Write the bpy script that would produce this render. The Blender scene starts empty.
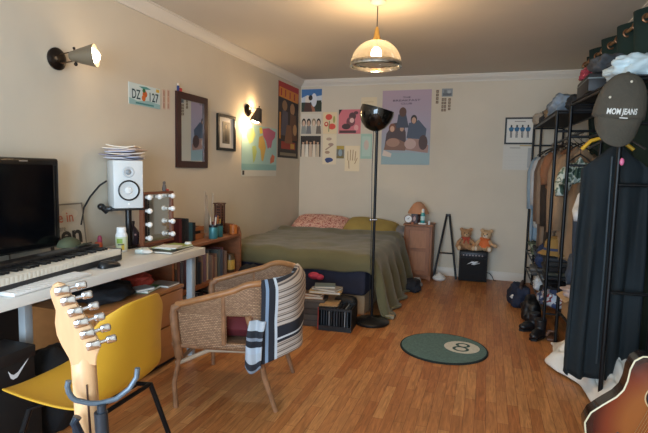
import bpy, bmesh, math, random
from mathutils import Vector, Matrix, Euler, noise
PI = math.pi
sin, cos = math.sin, math.cos
scn = bpy.context.scene
COL = scn.collection
rnd = random.Random(7)

# ------------------------------------------------------------------ materials
def lin(h):
    h = h.lstrip('#')
    out = []
    for i in (0, 2, 4):
        c = int(h[i:i+2], 16) / 255
        out.append(c/12.92 if c <= .04045 else ((c+.055)/1.055)**2.4)
    return (*out, 1)

_M = {}
def mat(hexc, rough=.6, metal=0, var=0, vscale=9, bump=0, bscale=60, emit=0, trans=0, coat=0, stretch=(1, 1, 1), sheen=0):
    key = (hexc, rough, metal, var, vscale, bump, bscale, emit, trans, coat, stretch, sheen)
    if key in _M: return _M[key]
    m = bpy.data.materials.new('surface_' + hexc.strip('#')); m.use_nodes = True
    nt = m.node_tree; N = nt.nodes; b = N['Principled BSDF']
    c = lin(hexc)
    b.inputs['Base Color'].default_value = c
    b.inputs['Roughness'].default_value = rough
    b.inputs['Metallic'].default_value = metal
    if trans: b.inputs['Transmission Weight'].default_value = trans
    if coat: b.inputs['Coat Weight'].default_value = coat
    if sheen: b.inputs['Sheen Weight'].default_value = sheen
    if emit:
        b.inputs['Emission Color'].default_value = c
        b.inputs['Emission Strength'].default_value = emit
    if var or bump:
        tc = N.new('ShaderNodeTexCoord'); mp = N.new('ShaderNodeMapping')
        mp.inputs['Scale'].default_value = stretch
        nt.links.new(tc.outputs['Object'], mp.inputs['Vector'])
    if var:
        nz = N.new('ShaderNodeTexNoise'); nz.inputs['Scale'].default_value = vscale; nz.inputs['Detail'].default_value = 4
        nt.links.new(mp.outputs[0], nz.inputs['Vector'])
        rp = N.new('ShaderNodeValToRGB')
        rp.color_ramp.elements[0].position = .3; rp.color_ramp.elements[1].position = .7
        rp.color_ramp.elements[0].color = (*[max(0, v*(1-var)) for v in c[:3]], 1)
        rp.color_ramp.elements[1].color = (*[min(1, v*(1+var)) for v in c[:3]], 1)
        nt.links.new(nz.outputs['Fac'], rp.inputs['Fac']); nt.links.new(rp.outputs['Color'], b.inputs['Base Color'])
    if bump:
        n2 = N.new('ShaderNodeTexNoise'); n2.inputs['Scale'].default_value = bscale; n2.inputs['Detail'].default_value = 3
        nt.links.new(mp.outputs[0], n2.inputs['Vector'])
        bp = N.new('ShaderNodeBump'); bp.inputs['Strength'].default_value = bump; bp.inputs['Distance'].default_value = .01
        nt.links.new(n2.outputs['Fac'], bp.inputs['Height']); nt.links.new(bp.outputs['Normal'], b.inputs['Normal'])
    _M[key] = m
    return m

def ramp_mat(name, kind, stops, scale=10, rough=.8, axis='X', coords='UV', distort=0, constant=True, bump=0):
    """stripes / spots / bricks through a colour ramp"""
    m = bpy.data.materials.new(name); m.use_nodes = True
    nt = m.node_tree; N = nt.nodes; b = N['Principled BSDF']; b.inputs['Roughness'].default_value = rough
    tc = N.new('ShaderNodeTexCoord')
    if kind == 'uvstripe':
        sp = N.new('ShaderNodeSeparateXYZ'); nt.links.new(tc.outputs[coords], sp.inputs[0])
        mu = N.new('ShaderNodeMath'); mu.operation = 'MULTIPLY'; mu.inputs[1].default_value = scale
        nt.links.new(sp.outputs[axis], mu.inputs[0])
        fr = N.new('ShaderNodeMath'); fr.operation = 'FRACT'; nt.links.new(mu.outputs[0], fr.inputs[0]); fac = fr.outputs[0]
    elif kind == 'noise':
        nz = N.new('ShaderNodeTexNoise'); nz.inputs['Scale'].default_value = scale; nz.inputs['Detail'].default_value = 2
        nz.inputs['Distortion'].default_value = distort
        nt.links.new(tc.outputs[coords], nz.inputs['Vector']); fac = nz.outputs['Fac']
    elif kind == 'voronoi':
        v = N.new('ShaderNodeTexVoronoi'); v.inputs['Scale'].default_value = scale
        nt.links.new(tc.outputs[coords], v.inputs['Vector']); fac = v.outputs['Distance']
    rp = N.new('ShaderNodeValToRGB'); cr = rp.color_ramp
    cr.interpolation = 'CONSTANT' if constant else 'LINEAR'
    while len(cr.elements) > 1: cr.elements.remove(cr.elements[-1])
    cr.elements[0].position = stops[0][0]; cr.elements[0].color = lin(stops[0][1])
    for p, h in stops[1:]:
        e = cr.elements.new(p); e.color = lin(h)
    nt.links.new(fac, rp.inputs['Fac']); nt.links.new(rp.outputs['Color'], b.inputs['Base Color'])
    if bump:
        bp = N.new('ShaderNodeBump'); bp.inputs['Strength'].default_value = bump; bp.inputs['Distance'].default_value = .01
        nt.links.new(fac, bp.inputs['Height']); nt.links.new(bp.outputs['Normal'], b.inputs['Normal'])
    return m

def floor_mat():
    m = bpy.data.materials.new('oak_laminate'); m.use_nodes = True
    nt = m.node_tree; N = nt.nodes; b = N['Principled BSDF']
    tc = N.new('ShaderNodeTexCoord'); mp = N.new('ShaderNodeMapping'); mp.inputs['Rotation'].default_value = (0, 0, PI/2)
    nt.links.new(tc.outputs['Object'], mp.inputs[0])
    br = N.new('ShaderNodeTexBrick'); br.offset = .43; br.offset_frequency = 2
    for k, v in (('Scale', 1), ('Brick Width', .40), ('Row Height', .056), ('Mortar Size', .0012), ('Mortar Smooth', .3), ('Bias', 0)):
        br.inputs[k].default_value = v
    br.inputs['Color1'].default_value = lin('#ad6a3a'); br.inputs['Color2'].default_value = lin('#ca8f57'); br.inputs['Mortar'].default_value = lin('#7a4526')
    nt.links.new(mp.outputs[0], br.inputs['Vector'])
    m2 = N.new('ShaderNodeMapping'); m2.inputs['Scale'].default_value = (34, 3.2, 1); nt.links.new(tc.outputs['Object'], m2.inputs[0])
    nz = N.new('ShaderNodeTexNoise'); nz.inputs['Scale'].default_value = 1.6; nz.inputs['Detail'].default_value = 6; nz.inputs['Distortion'].default_value = 1.6
    nt.links.new(m2.outputs[0], nz.inputs['Vector'])
    rp = N.new('ShaderNodeValToRGB'); rp.color_ramp.elements[0].position = .32; rp.color_ramp.elements[1].position = .72
    rp.color_ramp.elements[0].color = (.50, .47, .44, 1); rp.color_ramp.elements[1].color = (1.12, 1.1, 1.08, 1)
    nt.links.new(nz.outputs['Fac'], rp.inputs[0])
    mx = N.new('ShaderNodeMix'); mx.data_type = 'RGBA'; mx.blend_type = 'MULTIPLY'; mx.inputs['Factor'].default_value = .75
    nt.links.new(br.outputs['Color'], mx.inputs['A']); nt.links.new(rp.outputs[0], mx.inputs['B'])
    nt.links.new(mx.outputs['Result'], b.inputs['Base Color'])
    b.inputs['Roughness'].default_value = .38
    b.inputs['Specular IOR Level'].default_value = .4
    bp = N.new('ShaderNodeBump'); bp.inputs['Strength'].default_value = .12; bp.inputs['Distance'].default_value = .004
    nt.links.new(nz.outputs['Fac'], bp.inputs['Height']); nt.links.new(bp.outputs[0], b.inputs['Normal'])
    return m

def wicker_mat():
    m = bpy.data.materials.new('woven_cane'); m.use_nodes = True
    nt = m.node_tree; N = nt.nodes; b = N['Principled BSDF']; b.inputs['Roughness'].default_value = .55
    tc = N.new('ShaderNodeTexCoord')
    br = N.new('ShaderNodeTexBrick'); br.offset = .5
    for k, v in (('Scale', 1), ('Brick Width', .018), ('Row Height', .0075), ('Mortar Size', .0016), ('Mortar Smooth', .6), ('Bias', .1)):
        br.inputs[k].default_value = v
    br.inputs['Color1'].default_value = lin('#bd9673'); br.inputs['Color2'].default_value = lin('#967254'); br.inputs['Mortar'].default_value = lin('#5c4030')
    nt.links.new(tc.outputs['UV'], br.inputs['Vector'])
    nt.links.new(br.outputs['Color'], b.inputs['Base Color'])
    bp = N.new('ShaderNodeBump'); bp.inputs['Strength'].default_value = .7; bp.inputs['Distance'].default_value = .006; bp.invert = True
    nt.links.new(br.outputs['Fac'], bp.inputs['Height']); nt.links.new(bp.outputs[0], b.inputs['Normal'])
    return m

def throw_mat():
    m = bpy.data.materials.new('striped_weave'); m.use_nodes = True
    nt = m.node_tree; N = nt.nodes; b = N['Principled BSDF']; b.inputs['Roughness'].default_value = .9
    tc = N.new('ShaderNodeTexCoord'); sp = N.new('ShaderNodeSeparateXYZ'); nt.links.new(tc.outputs['UV'], sp.inputs[0])
    def ramp(sock, stops, mul=1):
        mu = N.new('ShaderNodeMath'); mu.operation = 'MULTIPLY'; mu.inputs[1].default_value = mul; nt.links.new(sock, mu.inputs[0])
        fr = N.new('ShaderNodeMath'); fr.operation = 'FRACT'; nt.links.new(mu.outputs[0], fr.inputs[0])
        rp = N.new('ShaderNodeValToRGB'); cr = rp.color_ramp; cr.interpolation = 'CONSTANT'
        while len(cr.elements) > 1: cr.elements.remove(cr.elements[-1])
        cr.elements[0].position = stops[0][0]; cr.elements[0].color = lin(stops[0][1])
        for p, h in stops[1:]: cr.elements.new(p).color = lin(h)
        nt.links.new(fr.outputs[0], rp.inputs[0]); return rp.outputs[0]
    fine = ramp(sp.outputs['Y'], [(0, '#bfb2a6'), (.5, '#7c6b61'), (.62, '#b3a496'), (.8, '#625753')], 21)
    band = ramp(sp.outputs['Y'], [(0, '#bfb2a6'), (.3, '#24262f'), (.36, '#8fa0b4'), (.385, '#24262f'), (.41, '#bfb2a6'), (.74, '#20222b'), (.83, '#cfd2d6'), (.845, '#20222b'), (.87, '#bfb2a6')])
    mask = ramp(sp.outputs['Y'], [(0, '#000000'), (.3, '#ffffff'), (.41, '#000000'), (.74, '#ffffff'), (.87, '#000000')])
    edge = ramp(sp.outputs['X'], [(0, '#bfb2a6'), (.885, '#c3ccd4'), (.91, '#20222b'), (.955, '#7f93ab'), (.975, '#20222b')])
    emask = ramp(sp.outputs['X'], [(0, '#000000'), (.885, '#ffffff')])
    def mixc(f, a, c):
        mx = N.new('ShaderNodeMix'); mx.data_type = 'RGBA'
        nt.links.new(f, mx.inputs['Factor']); nt.links.new(a, mx.inputs['A']); nt.links.new(c, mx.inputs['B']); return mx.outputs['Result']
    nt.links.new(mixc(emask, mixc(mask, fine, band), edge), b.inputs['Base Color'])
    return m

def pane_mat():
    m = bpy.data.materials.new('window_glass'); m.use_nodes = True
    nt = m.node_tree; N = nt.nodes; N.remove(N['Principled BSDF'])
    t = N.new('ShaderNodeBsdfTransparent'); g = N.new('ShaderNodeBsdfGlossy'); g.inputs['Roughness'].default_value = .02
    mx = N.new('ShaderNodeMixShader'); mx.inputs[0].default_value = .06
    nt.links.new(t.outputs[0], mx.inputs[1]); nt.links.new(g.outputs[0], mx.inputs[2])
    nt.links.new(mx.outputs[0], N['Material Output'].inputs[0])
    return m

def clear_mat(tint='#ffffff', refl=.25):
    m = bpy.data.materials.new('clear_glass'); m.use_nodes = True
    nt = m.node_tree; N = nt.nodes; N.remove(N['Principled BSDF'])
    t = N.new('ShaderNodeBsdfTransparent'); t.inputs[0].default_value = lin(tint)
    g = N.new('ShaderNodeBsdfGlossy'); g.inputs['Roughness'].default_value = .06
    lw = N.new('ShaderNodeLayerWeight'); lw.inputs[0].default_value = refl
    mx = N.new('ShaderNodeMixShader')
    nt.links.new(lw.outputs['Facing'], mx.inputs[0])
    nt.links.new(t.outputs[0], mx.inputs[1]); nt.links.new(g.outputs[0], mx.inputs[2])
    tr = N.new('ShaderNodeBsdfTranslucent'); tr.inputs[0].default_value = lin('#f4ead8')
    m3 = N.new('ShaderNodeMixShader'); m3.inputs[0].default_value = .045
    nt.links.new(mx.outputs[0], m3.inputs[1]); nt.links.new(tr.outputs[0], m3.inputs[2])
    nt.links.new(m3.outputs[0], N['Material Output'].inputs[0])
    return m

# ------------------------------------------------------------------ mesh builder
class MB:
    def __init__(s):
        s.v = []; s.f = []; s.mi = []; s.uv = []; s.mats = []; s.cur = 0; s.T = None
    def m(s, material):
        if material not in s.mats: s.mats.append(material)
        s.cur = s.mats.index(material); return s
    def add(s, verts, faces, uvs=None):
        o = len(s.v)
        for p in verts:
            p = Vector(p)
            s.v.append(s.T @ p if s.T is not None else p)
        for i, f in enumerate(faces):
            s.f.append([o+k for k in f]); s.mi.append(s.cur); s.uv.append(uvs[i] if uvs else None)
        return s
    def frombm(s, bm):
        bm.verts.index_update()
        s.add([v.co.copy() for v in bm.verts], [[v.index for v in f.verts] for f in bm.faces]); bm.free(); return s
    def box(s, c, d, rot=None, bev=0, seg=2):
        bm = bmesh.new(); bmesh.ops.create_cube(bm, size=1)
        bmesh.ops.scale(bm, vec=d, verts=bm.verts)
        if bev:
            bmesh.ops.bevel(bm, geom=bm.edges[:], offset=min(bev, min(d)*.48), segments=seg, affect='EDGES', profile=.5)
        M = Matrix.Translation(c)
        if rot is not None: M = M @ (rot if isinstance(rot, Matrix) else Euler(rot).to_matrix().to_4x4())
        bmesh.ops.transform(bm, matrix=M, verts=bm.verts)
        return s.frombm(bm)
    def b2(s, lo, hi, bev=0):
        return s.box([(a+b)/2 for a, b in zip(lo, hi)], [abs(b-a) for a, b in zip(lo, hi)], None, bev)
    def tube(s, pts, r, n=10, closed=False, caps=True):
        pts = [Vector(p) for p in pts]; k = len(pts)
        rs = r if isinstance(r, (list, tuple)) else [r]*k
        tang = []
        for i in range(k):
            a = pts[(i-1) % k] if (closed or i > 0) else pts[i]
            b = pts[(i+1) % k] if (closed or i < k-1) else pts[i]
            t = (b-a); tang.append(t.normalized() if t.length > 1e-9 else Vector((0, 0, 1)))
        up = Vector((0, 0, 1)) if abs(tang[0].z) < .9 else Vector((1, 0, 0))
        nx = (up - tang[0]*up.dot(tang[0])).normalized()
        V = []
        for i in range(k):
            nx = (nx - tang[i]*nx.dot(tang[i]))
            nx = nx.normalized() if nx.length > 1e-6 else tang[i].orthogonal().normalized()
            ny = tang[i].cross(nx)
            for j in range(n):
                a = 2*PI*j/n; V.append(pts[i] + (nx*cos(a)+ny*sin(a))*rs[i])
        F = []
        for i in range(k if closed else k-1):
            i2 = (i+1) % k
            for j in range(n):
                j2 = (j+1) % n; F.append((i*n+j, i*n+j2, i2*n+j2, i2*n+j))
        if caps and not closed:
            F.append(tuple(range(n-1, -1, -1))); F.append(tuple(range((k-1)*n, k*n)))
        return s.add(V, F)
    def cyl(s, p0, p1, r0, r1=None, n=20):
        return s.tube([p0, p1], [r0, r0 if r1 is None else r1], n)
    def lathe(s, prof, c=(0, 0, 0), n=28, M=None, closed=False):
        V = []; F = []; k = len(prof)
        M = M or Matrix.Identity(4)
        for r, z in prof:
            for j in range(n):
                a = 2*PI*j/n; V.append(Vector(c) + (M @ Vector((r*cos(a), r*sin(a), z))))
        for i in range(k-1):
            for j in range(n):
                j2 = (j+1) % n; F.append((i*n+j, i*n+j2, (i+1)*n+j2, (i+1)*n+j))
        if not closed:
            if prof[0][0] > 1e-4: F.append(tuple(range(n-1, -1, -1)))
            if prof[-1][0] > 1e-4: F.append(tuple(range((k-1)*n, k*n)))
        return s.add(V, F)
    def ball(s, c, r, n=16, rot=None):
        rr = r if isinstance(r, (list, tuple)) else (r, r, r)
        bm = bmesh.new(); bmesh.ops.create_uvsphere(bm, u_segments=n, v_segments=max(6, n*2//3), radius=1)
        bmesh.ops.scale(bm, vec=rr, verts=bm.verts)
        M = Matrix.Translation(c)
        if rot is not None: M = M @ Euler(rot).to_matrix().to_4x4()
        bmesh.ops.transform(bm, matrix=M, verts=bm.verts)
        return s.frombm(bm)
    def grid(s, fn, nu, nv, keep=None, uvs=(1, 1), closeu=False):
        V = []; F = []; U = []
        for i in range(nu+1):
            for j in range(nv+1): V.append(fn(i/nu, j/nv))
        for i in range(nu):
            for j in range(nv):
                if keep and not keep((i+.5)/nu, (j+.5)/nv): continue
                q = [(i, j), (i+1, j), (i+1, j+1), (i, j+1)]
                F.append([a*(nv+1)+b for a, b in q]); U.append([(a/nu*uvs[0], b/nv*uvs[1]) for a, b in q])
        return s.add(V, F, U)
    def prism(s, pts, O, r, u, n, th):
        """extrude a 2-D outline: O + x r + y u, thickness th along n"""
        O, r, u, n = map(Vector, (O, r, u, n)); k = len(pts)
        V = [O+r*x+u*y for x, y in pts] + [O+r*x+u*y+n*th for x, y in pts]
        F = [tuple(range(k-1, -1, -1)), tuple(range(k, 2*k))] + [(i, (i+1) % k, k+(i+1) % k, k+i) for i in range(k)]
        return s.add(V, F)
    def mesh(s, name, off=None, sharp=35):
        me = bpy.data.meshes.new(name)
        o = Vector(off) if off is not None else Vector((0, 0, 0))
        me.from_pydata([tuple(v-o) for v in s.v], [], s.f)
        for mm in s.mats: me.materials.append(mm)
        for p, i in zip(me.polygons, s.mi): p.material_index = i; p.use_smooth = True
        if any(s.uv):
            ul = me.uv_layers.new(name='UVMap')
            for p, uv in zip(me.polygons, s.uv):
                if uv:
                    for li, c in zip(p.loop_indices, uv): ul.data[li].uv = c
        bm = bmesh.new(); bm.from_mesh(me); bmesh.ops.recalc_face_normals(bm, faces=bm.faces); bm.to_mesh(me); bm.free()
        try: me.set_sharp_from_angle(angle=math.radians(sharp))
        except Exception: pass
        me.update(); return me

def put(o, label=None, cat=None, group=None, kind=None):
    if label: o['label'] = label
    if cat: o['category'] = cat
    if group: o['group'] = group
    if kind: o['kind'] = kind
    return o
def single(mb, name, label, cat, group=None, kind=None, sharp=35):
    """a top-level thing that is one mesh; origin at its base"""
    lo = [min(v[i] for v in mb.v) for i in range(3)]; hi = [max(v[i] for v in mb.v) for i in range(3)]
    off = Vector(((lo[0]+hi[0])/2, (lo[1]+hi[1])/2, lo[2]))
    o = bpy.data.objects.new(name, mb.mesh(name, off, sharp)); o.location = off; COL.objects.link(o)
    return put(o, label, cat, group, kind)
def struct(mb, name, sharp=35):
    o = bpy.data.objects.new(name, mb.mesh(name, None, sharp)); COL.objects.link(o); o['kind'] = 'structure'; return o
def thing(name, label, cat, loc=(0, 0, 0), rz=0, group=None, M=None):
    o = bpy.data.objects.new(name, None); COL.objects.link(o); o.empty_display_size = .05
    if M is not None: o.matrix_world = M
    else: o.location = loc; o.rotation_euler = (0, 0, rz)
    return put(o, label, cat, group)
def part(mb, name, parent, label=None, world=False, sharp=35, kind=None):
    root = parent
    while root.parent: root = root.parent
    off = root.location if world else None
    o = bpy.data.objects.new(name, mb.mesh(name, off, sharp)); COL.objects.link(o); o.parent = parent
    return put(o, label, None, None, kind)
def part_copy(src, parent, M=None):
    o = src.copy(); COL.objects.link(o); o.parent = parent
    if M is not None: o.matrix_local = M
    return o
def mod(o, kind, **k):
    m = o.modifiers.new(kind.lower(), kind)
    for a, b in k.items(): setattr(m, a, b)
    return m
def solid(o, t, sub=0, off=0):
    mod(o, 'SOLIDIFY', thickness=t, offset=off)
    if sub: mod(o, 'SUBSURF', levels=sub, render_levels=sub)
    return o
def nz(x, y=0, z=0): return noise.noise(Vector((x, y, z)))

_T = {}
def text_geo(s, bold=0):
    if (s, bold) in _T: return _T[(s, bold)]
    cu = bpy.data.curves.new('lettering', 'FONT'); cu.body = s; cu.size = 1; cu.resolution_u = 3; cu.offset = bold
    ob = bpy.data.objects.new('lettering', cu); COL.objects.link(ob)
    dg = bpy.context.evaluated_depsgraph_get(); me = bpy.data.meshes.new_from_object(ob.evaluated_get(dg))
    V = [v.co.copy() for v in me.vertices]; F = [list(p.vertices) for p in me.polygons]
    bpy.data.objects.remove(ob); bpy.data.curves.remove(cu); bpy.data.meshes.remove(me)
    x0 = min(v.x for v in V); x1 = max(v.x for v in V); y0 = min(v.y for v in V); y1 = max(v.y for v in V)
    V = [((v.x-(x0+x1)/2)/(y1-y0), (v.y-(y0+y1)/2)/(y1-y0)) for v in V]
    _T[(s, bold)] = (V, F, (x1-x0)/(y1-y0)); return _T[(s, bold)]
def lettering(mb, s, O, r, u, n, h, w=None, lift=.0006, bold=0):
    V, F, asp = text_geo(s, bold); O, r, u, n = map(Vector, (O, r, u, n))
    kx = (w/asp if w else h)
    return mb.add([O+r*(x*kx)+u*(y*h)+n*lift for x, y in V], F)

BK = (Vector((1, 0, 0)), Vector((0, 0, 1)), Vector((0, -1, 0)))
LF = (Vector((0, 1, 0)), Vector((0, 0, 1)), Vector((1, 0, 0)))
def panel(mb, O, fr, w, h, base, shapes=(), th=.0015, rough=.55, step=.0005):
    r, u, n = fr; O = Vector(O)
    mb.m(mat(base, rough)); mb.prism([(0, 0), (w, 0), (w, h), (0, h)], O, r, u, n, th)
    for i, s in enumerate(shapes):
        z = n*(th + step*(i % 6 + 1)*.4 + step*.12*i)
        k = s[0]; mb.m(mat(s[-1], rough))
        if k == 'rect':
            x0, y0, x1, y1 = s[1:5]; P = [(x0, y0), (x1, y0), (x1, y1), (x0, y1)]
        elif k == 'ell':
            cx, cy, rx, ry = s[1:5]; P = [(cx+rx*cos(2*PI*j/18), cy+ry*sin(2*PI*j/18)) for j in range(18)]
        elif k == 'poly': P = s[1]
        elif k == 'text':
            lettering(mb, s[1], O+r*(s[2]*w)+u*(s[3]*h)+z, r, u, n, s[4]*h, s[5]*w, bold=.015); continue
        mb.add([O+r*(x*w)+u*(y*h)+z for x, y in P], [list(range(len(P)))])
    return mb
def frame4(mb, O, fr, w, h, b, th, z0=0):
    r, u, n = fr; O = Vector(O)+Vector(n)*z0
    for P in ([(0, 0), (w, 0), (w-b, b), (b, b)], [(w, 0), (w, h), (w-b, h-b), (w-b, b)], [(w, h), (0, h), (b, h-b), (w-b, h-b)], [(0, h), (0, 0), (b, b), (b, h-b)]):
        mb.prism(P, O, r, u, n, th)
    return mb

# ------------------------------------------------------------------ setting
XL, XR, YB, YF, ZC = -2.4, 1.03, 6.18, -1.5, 2.431
wallm = mat('#d3c8b5', .85, var=.03, vscale=2.5, bump=.05, bscale=180)
ceilm = mat('#cfc6b8', .9, var=.02, vscale=2)
trimm = mat('#ddd6ca', .5)
fl = MB().m(floor_mat()).b2((XL-.1, YF-.1, -.1), (XR+.1, YB+.1, 0)); struct(fl, 'floor')
struct(MB().m(ceilm).b2((XL-.1, YF-.1, ZC), (XR+.1, YB+.1, ZC+.1)), 'ceiling')
struct(MB().m(wallm).b2((XL-.1, YF-.1, 0), (XL, YB+.1, ZC)), 'wall_left')
struct(MB().m(wallm).b2((XR, YF-.1, 0), (XR+.1, YB+.1, ZC)), 'wall_right')
struct(MB().m(wallm).b2((XL, YB, 0), (XR, YB+.1, ZC)), 'wall_back')
WX0, WX1, WZ0, WZ1 = -1.9, .55, .35, 2.15
f = MB().m(wallm)
f.b2((XL, YF-.1, 0), (WX0, YF, ZC)); f.b2((WX1, YF-.1, 0), (XR, YF, ZC)); f.b2((WX0, YF-.1, 0), (WX1, YF, WZ0)); f.b2((WX0, YF-.1, WZ1), (WX1, YF, ZC))
struct(f, 'wall_front')
w = MB().m(mat('#e8e8e6', .35))
for x in (WX0, (WX0+WX1)/2-.025, WX1-.05): w.b2((x, YF-.08, WZ0), (x+.05, YF-.03, WZ1))
for z in (WZ0, WZ1-.05): w.b2((WX0+.05, YF-.08, z), (WX1-.05, YF-.03, z+.05))
wo = struct(w, 'window_1')
pn = MB().m(pane_mat()).b2((WX0+.02, YF-.058, WZ0+.02), (WX1-.02, YF-.054, WZ1-.02)); part(pn, 'pane', wo)
def skirting(name, lo, hi): struct(MB().m(trimm).b2(lo, hi, .004), name)
skirting('baseboard_left', (XL, YF, 0), (XL+.018, YB, .105))
skirting('baseboard_back', (XL+.018, YB-.018, 0), (XR-.018, YB, .105))
skirting('baseboard_right', (XR-.018, YF, 0), (XR, YB, .105))
cprof = [(0, 0), (.018, 0), (.02, .012), (.03, .02), (.05, .036), (.066, .058), (.07, .066), (.082, .068), (.082, .079), (0, .079)]
def crown(name, O, r, n, L):
    mb = MB().m(trimm); mb.prism(cprof, O, n, (0, 0, 1), r, L); struct(mb, name, 50)
crown('trim_left', (XL, YF, 2.352), (0, 1, 0), (1, 0, 0), YB-YF)
crown('trim_back', (XL, YB, 2.352), (1, 0, 0), (0, -1, 0), XR-XL)
crown('trim_right', (XR, YF, 2.352), (0, 1, 0), (-1, 0, 0), YB-YF)

# ------------------------------------------------------------------ common materials
black = mat('#141416', .35); blackm = mat('#17181b', .4, .6); chrome = mat('#c9ccd2', .18, 1)
brass = mat('#c79a4b', .3, .9); white = mat('#e9e9e6', .45); darkw = mat('#3a1c18', .35)
oak = mat('#a9683c', .45, var=.16, vscale=5, stretch=(3, .6, 9)); oak2 = mat('#96582f', .45, var=.18, vscale=5, stretch=(3, .6, 9))
paper = mat('#e8e2d6', .7)
def warm_light(name, loc, watts, rad=.03, col=(1, .70, .40)):
    l = bpy.data.lights.new(name, 'POINT'); l.energy = watts; l.shadow_soft_size = rad; l.color = col
    o = bpy.data.objects.new(name, l); o.location = loc; COL.objects.link(o); return o

# ------------------------------------------------------------------ wall lamps
def rotz_to(d):
    d = Vector(d).normalized(); return d.to_track_quat('Z', 'Y').to_matrix().to_4x4()
def wall_lamp(label, y, z, joint, d, bulb_e, shc='#4a4238'):
    t = thing('wall_lamp', label, 'wall lamp', (XL, y, z), 0, None)
    bx = mat('#241c18', .3, .6)
    M = rotz_to((1, 0, 0))
    part(MB().m(bx).lathe([(.062, 0), (.064, .012), (.05, .026), (.02, .032), (.0, .033)], (XL, y, z), 28, M), 'backplate', t, world=True)
    p0 = Vector((XL+.03, y, z)); j = Vector(joint); d = Vector(d).normalized()
    s = Vector((0, 0, 1)).cross((j-p0).normalized()); u = (j-p0).normalized().cross(s).normalized()
    arm = MB().m(mat('#5b4632', .3, .7))
    for k in (-1, 1): arm.tube([p0+u*.024*k, p0.lerp(j, .5)+u*.026*k, j+u*.026*k], .0035, 8)
    arm.cyl(j-u*.045, j+u*.045, .005)
    part(arm, 'arm', t, world=True)
    part(MB().m(bx).ball(j-u*.045, .011, 12).ball(j+u*.045, .008, 12), 'knob', t, world=True)
    R = rotz_to(d)
    sh = part(MB().m(mat(shc, .4, .3)).lathe([(.018, -.03), (.028, -.02), (.032, 0), (.042, .03), (.066, .112), (.065, .113), (.039, .03), (.03, .004)], j, 28, R, closed=True), 'shade', t, world=True)
    part(MB().m(mat('#fff0d0', .4, emit=bulb_e)).ball(j+d*.085, (.052, .052, .045), 18), 'bulb', t, world=True)
    return t
wall_lamp('dark metal wall lamp nearest the monitor, its bulb glaring white towards the bed', 2.266, 1.874, (-2.27, 2.275, 1.885), (1, .5, .10), 14, '#7d705c')
wall_lamp('small dark wall lamp above the coloured map, turned to the wall', 4.65, 1.868, (-2.27, 4.66, 1.86), (-.28, -.10, -1), 10)
warm_light('sconce_light', (-2.13, 2.375, 1.905), 1.6, .04)
warm_light('sconce_light', (-2.315, 4.60, 1.715), 7, .02, (1, .66, .34))
warm_light('sconce_wall_fill', (-2.33, 4.74, 1.915), 2.6, .02, (1, .64, .32))  # added point light outside the shade, brightens wall above far lamp

# ------------------------------------------------------------------ left wall pictures
e = .0008
mb = MB(); panel(mb, (XL+e, 2.868, 1.702), LF, .345, .15, '#d5e3e2', [
    ('poly', [(.0, .0), (1, 0), (1, .22), (.6, .3), (.25, .2), (0, .3)], '#9fc4c4'),
    ('text', 'DZ', .22, .5, .44, .26, '#16444e'), ('text', '127', .79, .5, .44, .30, '#16444e'),
    ('ell', .49, .58, .075, .16, '#d0642a'), ('ell', .45, .38, .06, .15, '#d97030'), ('ell', .46, .74, .05, .10, '#2f6b40'),
    ('poly', [(.3, .9), (.45, .8), (.7, .86), (.55, .94)], '#4d9a98'), ('rect', .86, .8, .97, .95, '#d8b33c'), ('rect', .2, .06, .78, .14, '#4d8f90')], th=.003)
single(mb, 'number_plate_sign', 'pale teal number plate with orange fruit in its middle', 'number plate')
for k, (y, lab) in enumerate(((3.245, 'faint narrow photo strip right beside the number plate'), (3.30, 'faint narrow photo strip beside the tall dark mirror'))):
    mb = MB(); panel(mb, (XL+e, y, 1.71+.005*k), LF, .034, .15, '#cfb09c', [('rect', .3, .06, .7, .3, '#b98f7a'), ('rect', .3, .36, .7, .62, '#c39a82'), ('rect', .3, .68, .7, .94, '#b58a76')])
    single(mb, 'picture_strip', lab, 'photo', 'photo strips on left wall')

t = thing('wall_mirror', 'tall mirror in dark red-brown wooden frame on left wall', 'mirror', (XL, 3.63, 1.264))
mm = MB().m(darkw); frame4(mm, (XL+.001, 3.405, 1.264), LF, .452, .61, .055, .022); part(mm, 'frame', t, world=True)
g = MB().m(mat('#e6e6e2', .015, 1)).b2((XL+.004, 3.455, 1.314), (XL+.012, 3.81, 1.824)); part(g, 'mirror_glass', t, world=True)
mb = MB().m(mat('#2b3f7a', .5)).box((XL+.014, 3.43, 1.895), (.016, .016, .042), bev=.004).m(mat('#c23b3b', .5)).box((XL+.014, 3.462, 1.888), (.016, .03, .028), bev=.005).m(mat('#e2d3c2', .5)).ball((XL+.014, 3.43, 1.926), .011, 10)
single(mb, 'toy_figure', 'tiny red and blue toy on top corner of dark wall mirror', 'toy')

t = thing('framed_picture', 'small black framed dark print with white mount beside the mirror', 'picture', (XL, 4.204, 1.432))
mm = MB().m(mat('#15130f', .35)); frame4(mm, (XL+.001, 4.036, 1.432), LF, .336, .338, .026, .022); part(mm, 'frame', t, world=True)
mm = MB(); panel(mm, (XL+.002, 4.06, 1.456), LF, .288, .29, '#e2ddd4', th=.006); part(mm, 'mount', t, world=True)
mm = MB(); panel(mm, (XL+.0085, 4.135, 1.50), LF, .135, .205, '#5c5448', [('ell', .5, .72, .28, .2, '#2c261f'), ('rect', .3, .1, .7, .6, '#221c18'), ('ell', .5, .78, .13, .1, '#8d7860')]); part(mm, 'print', t, world=True)

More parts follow.
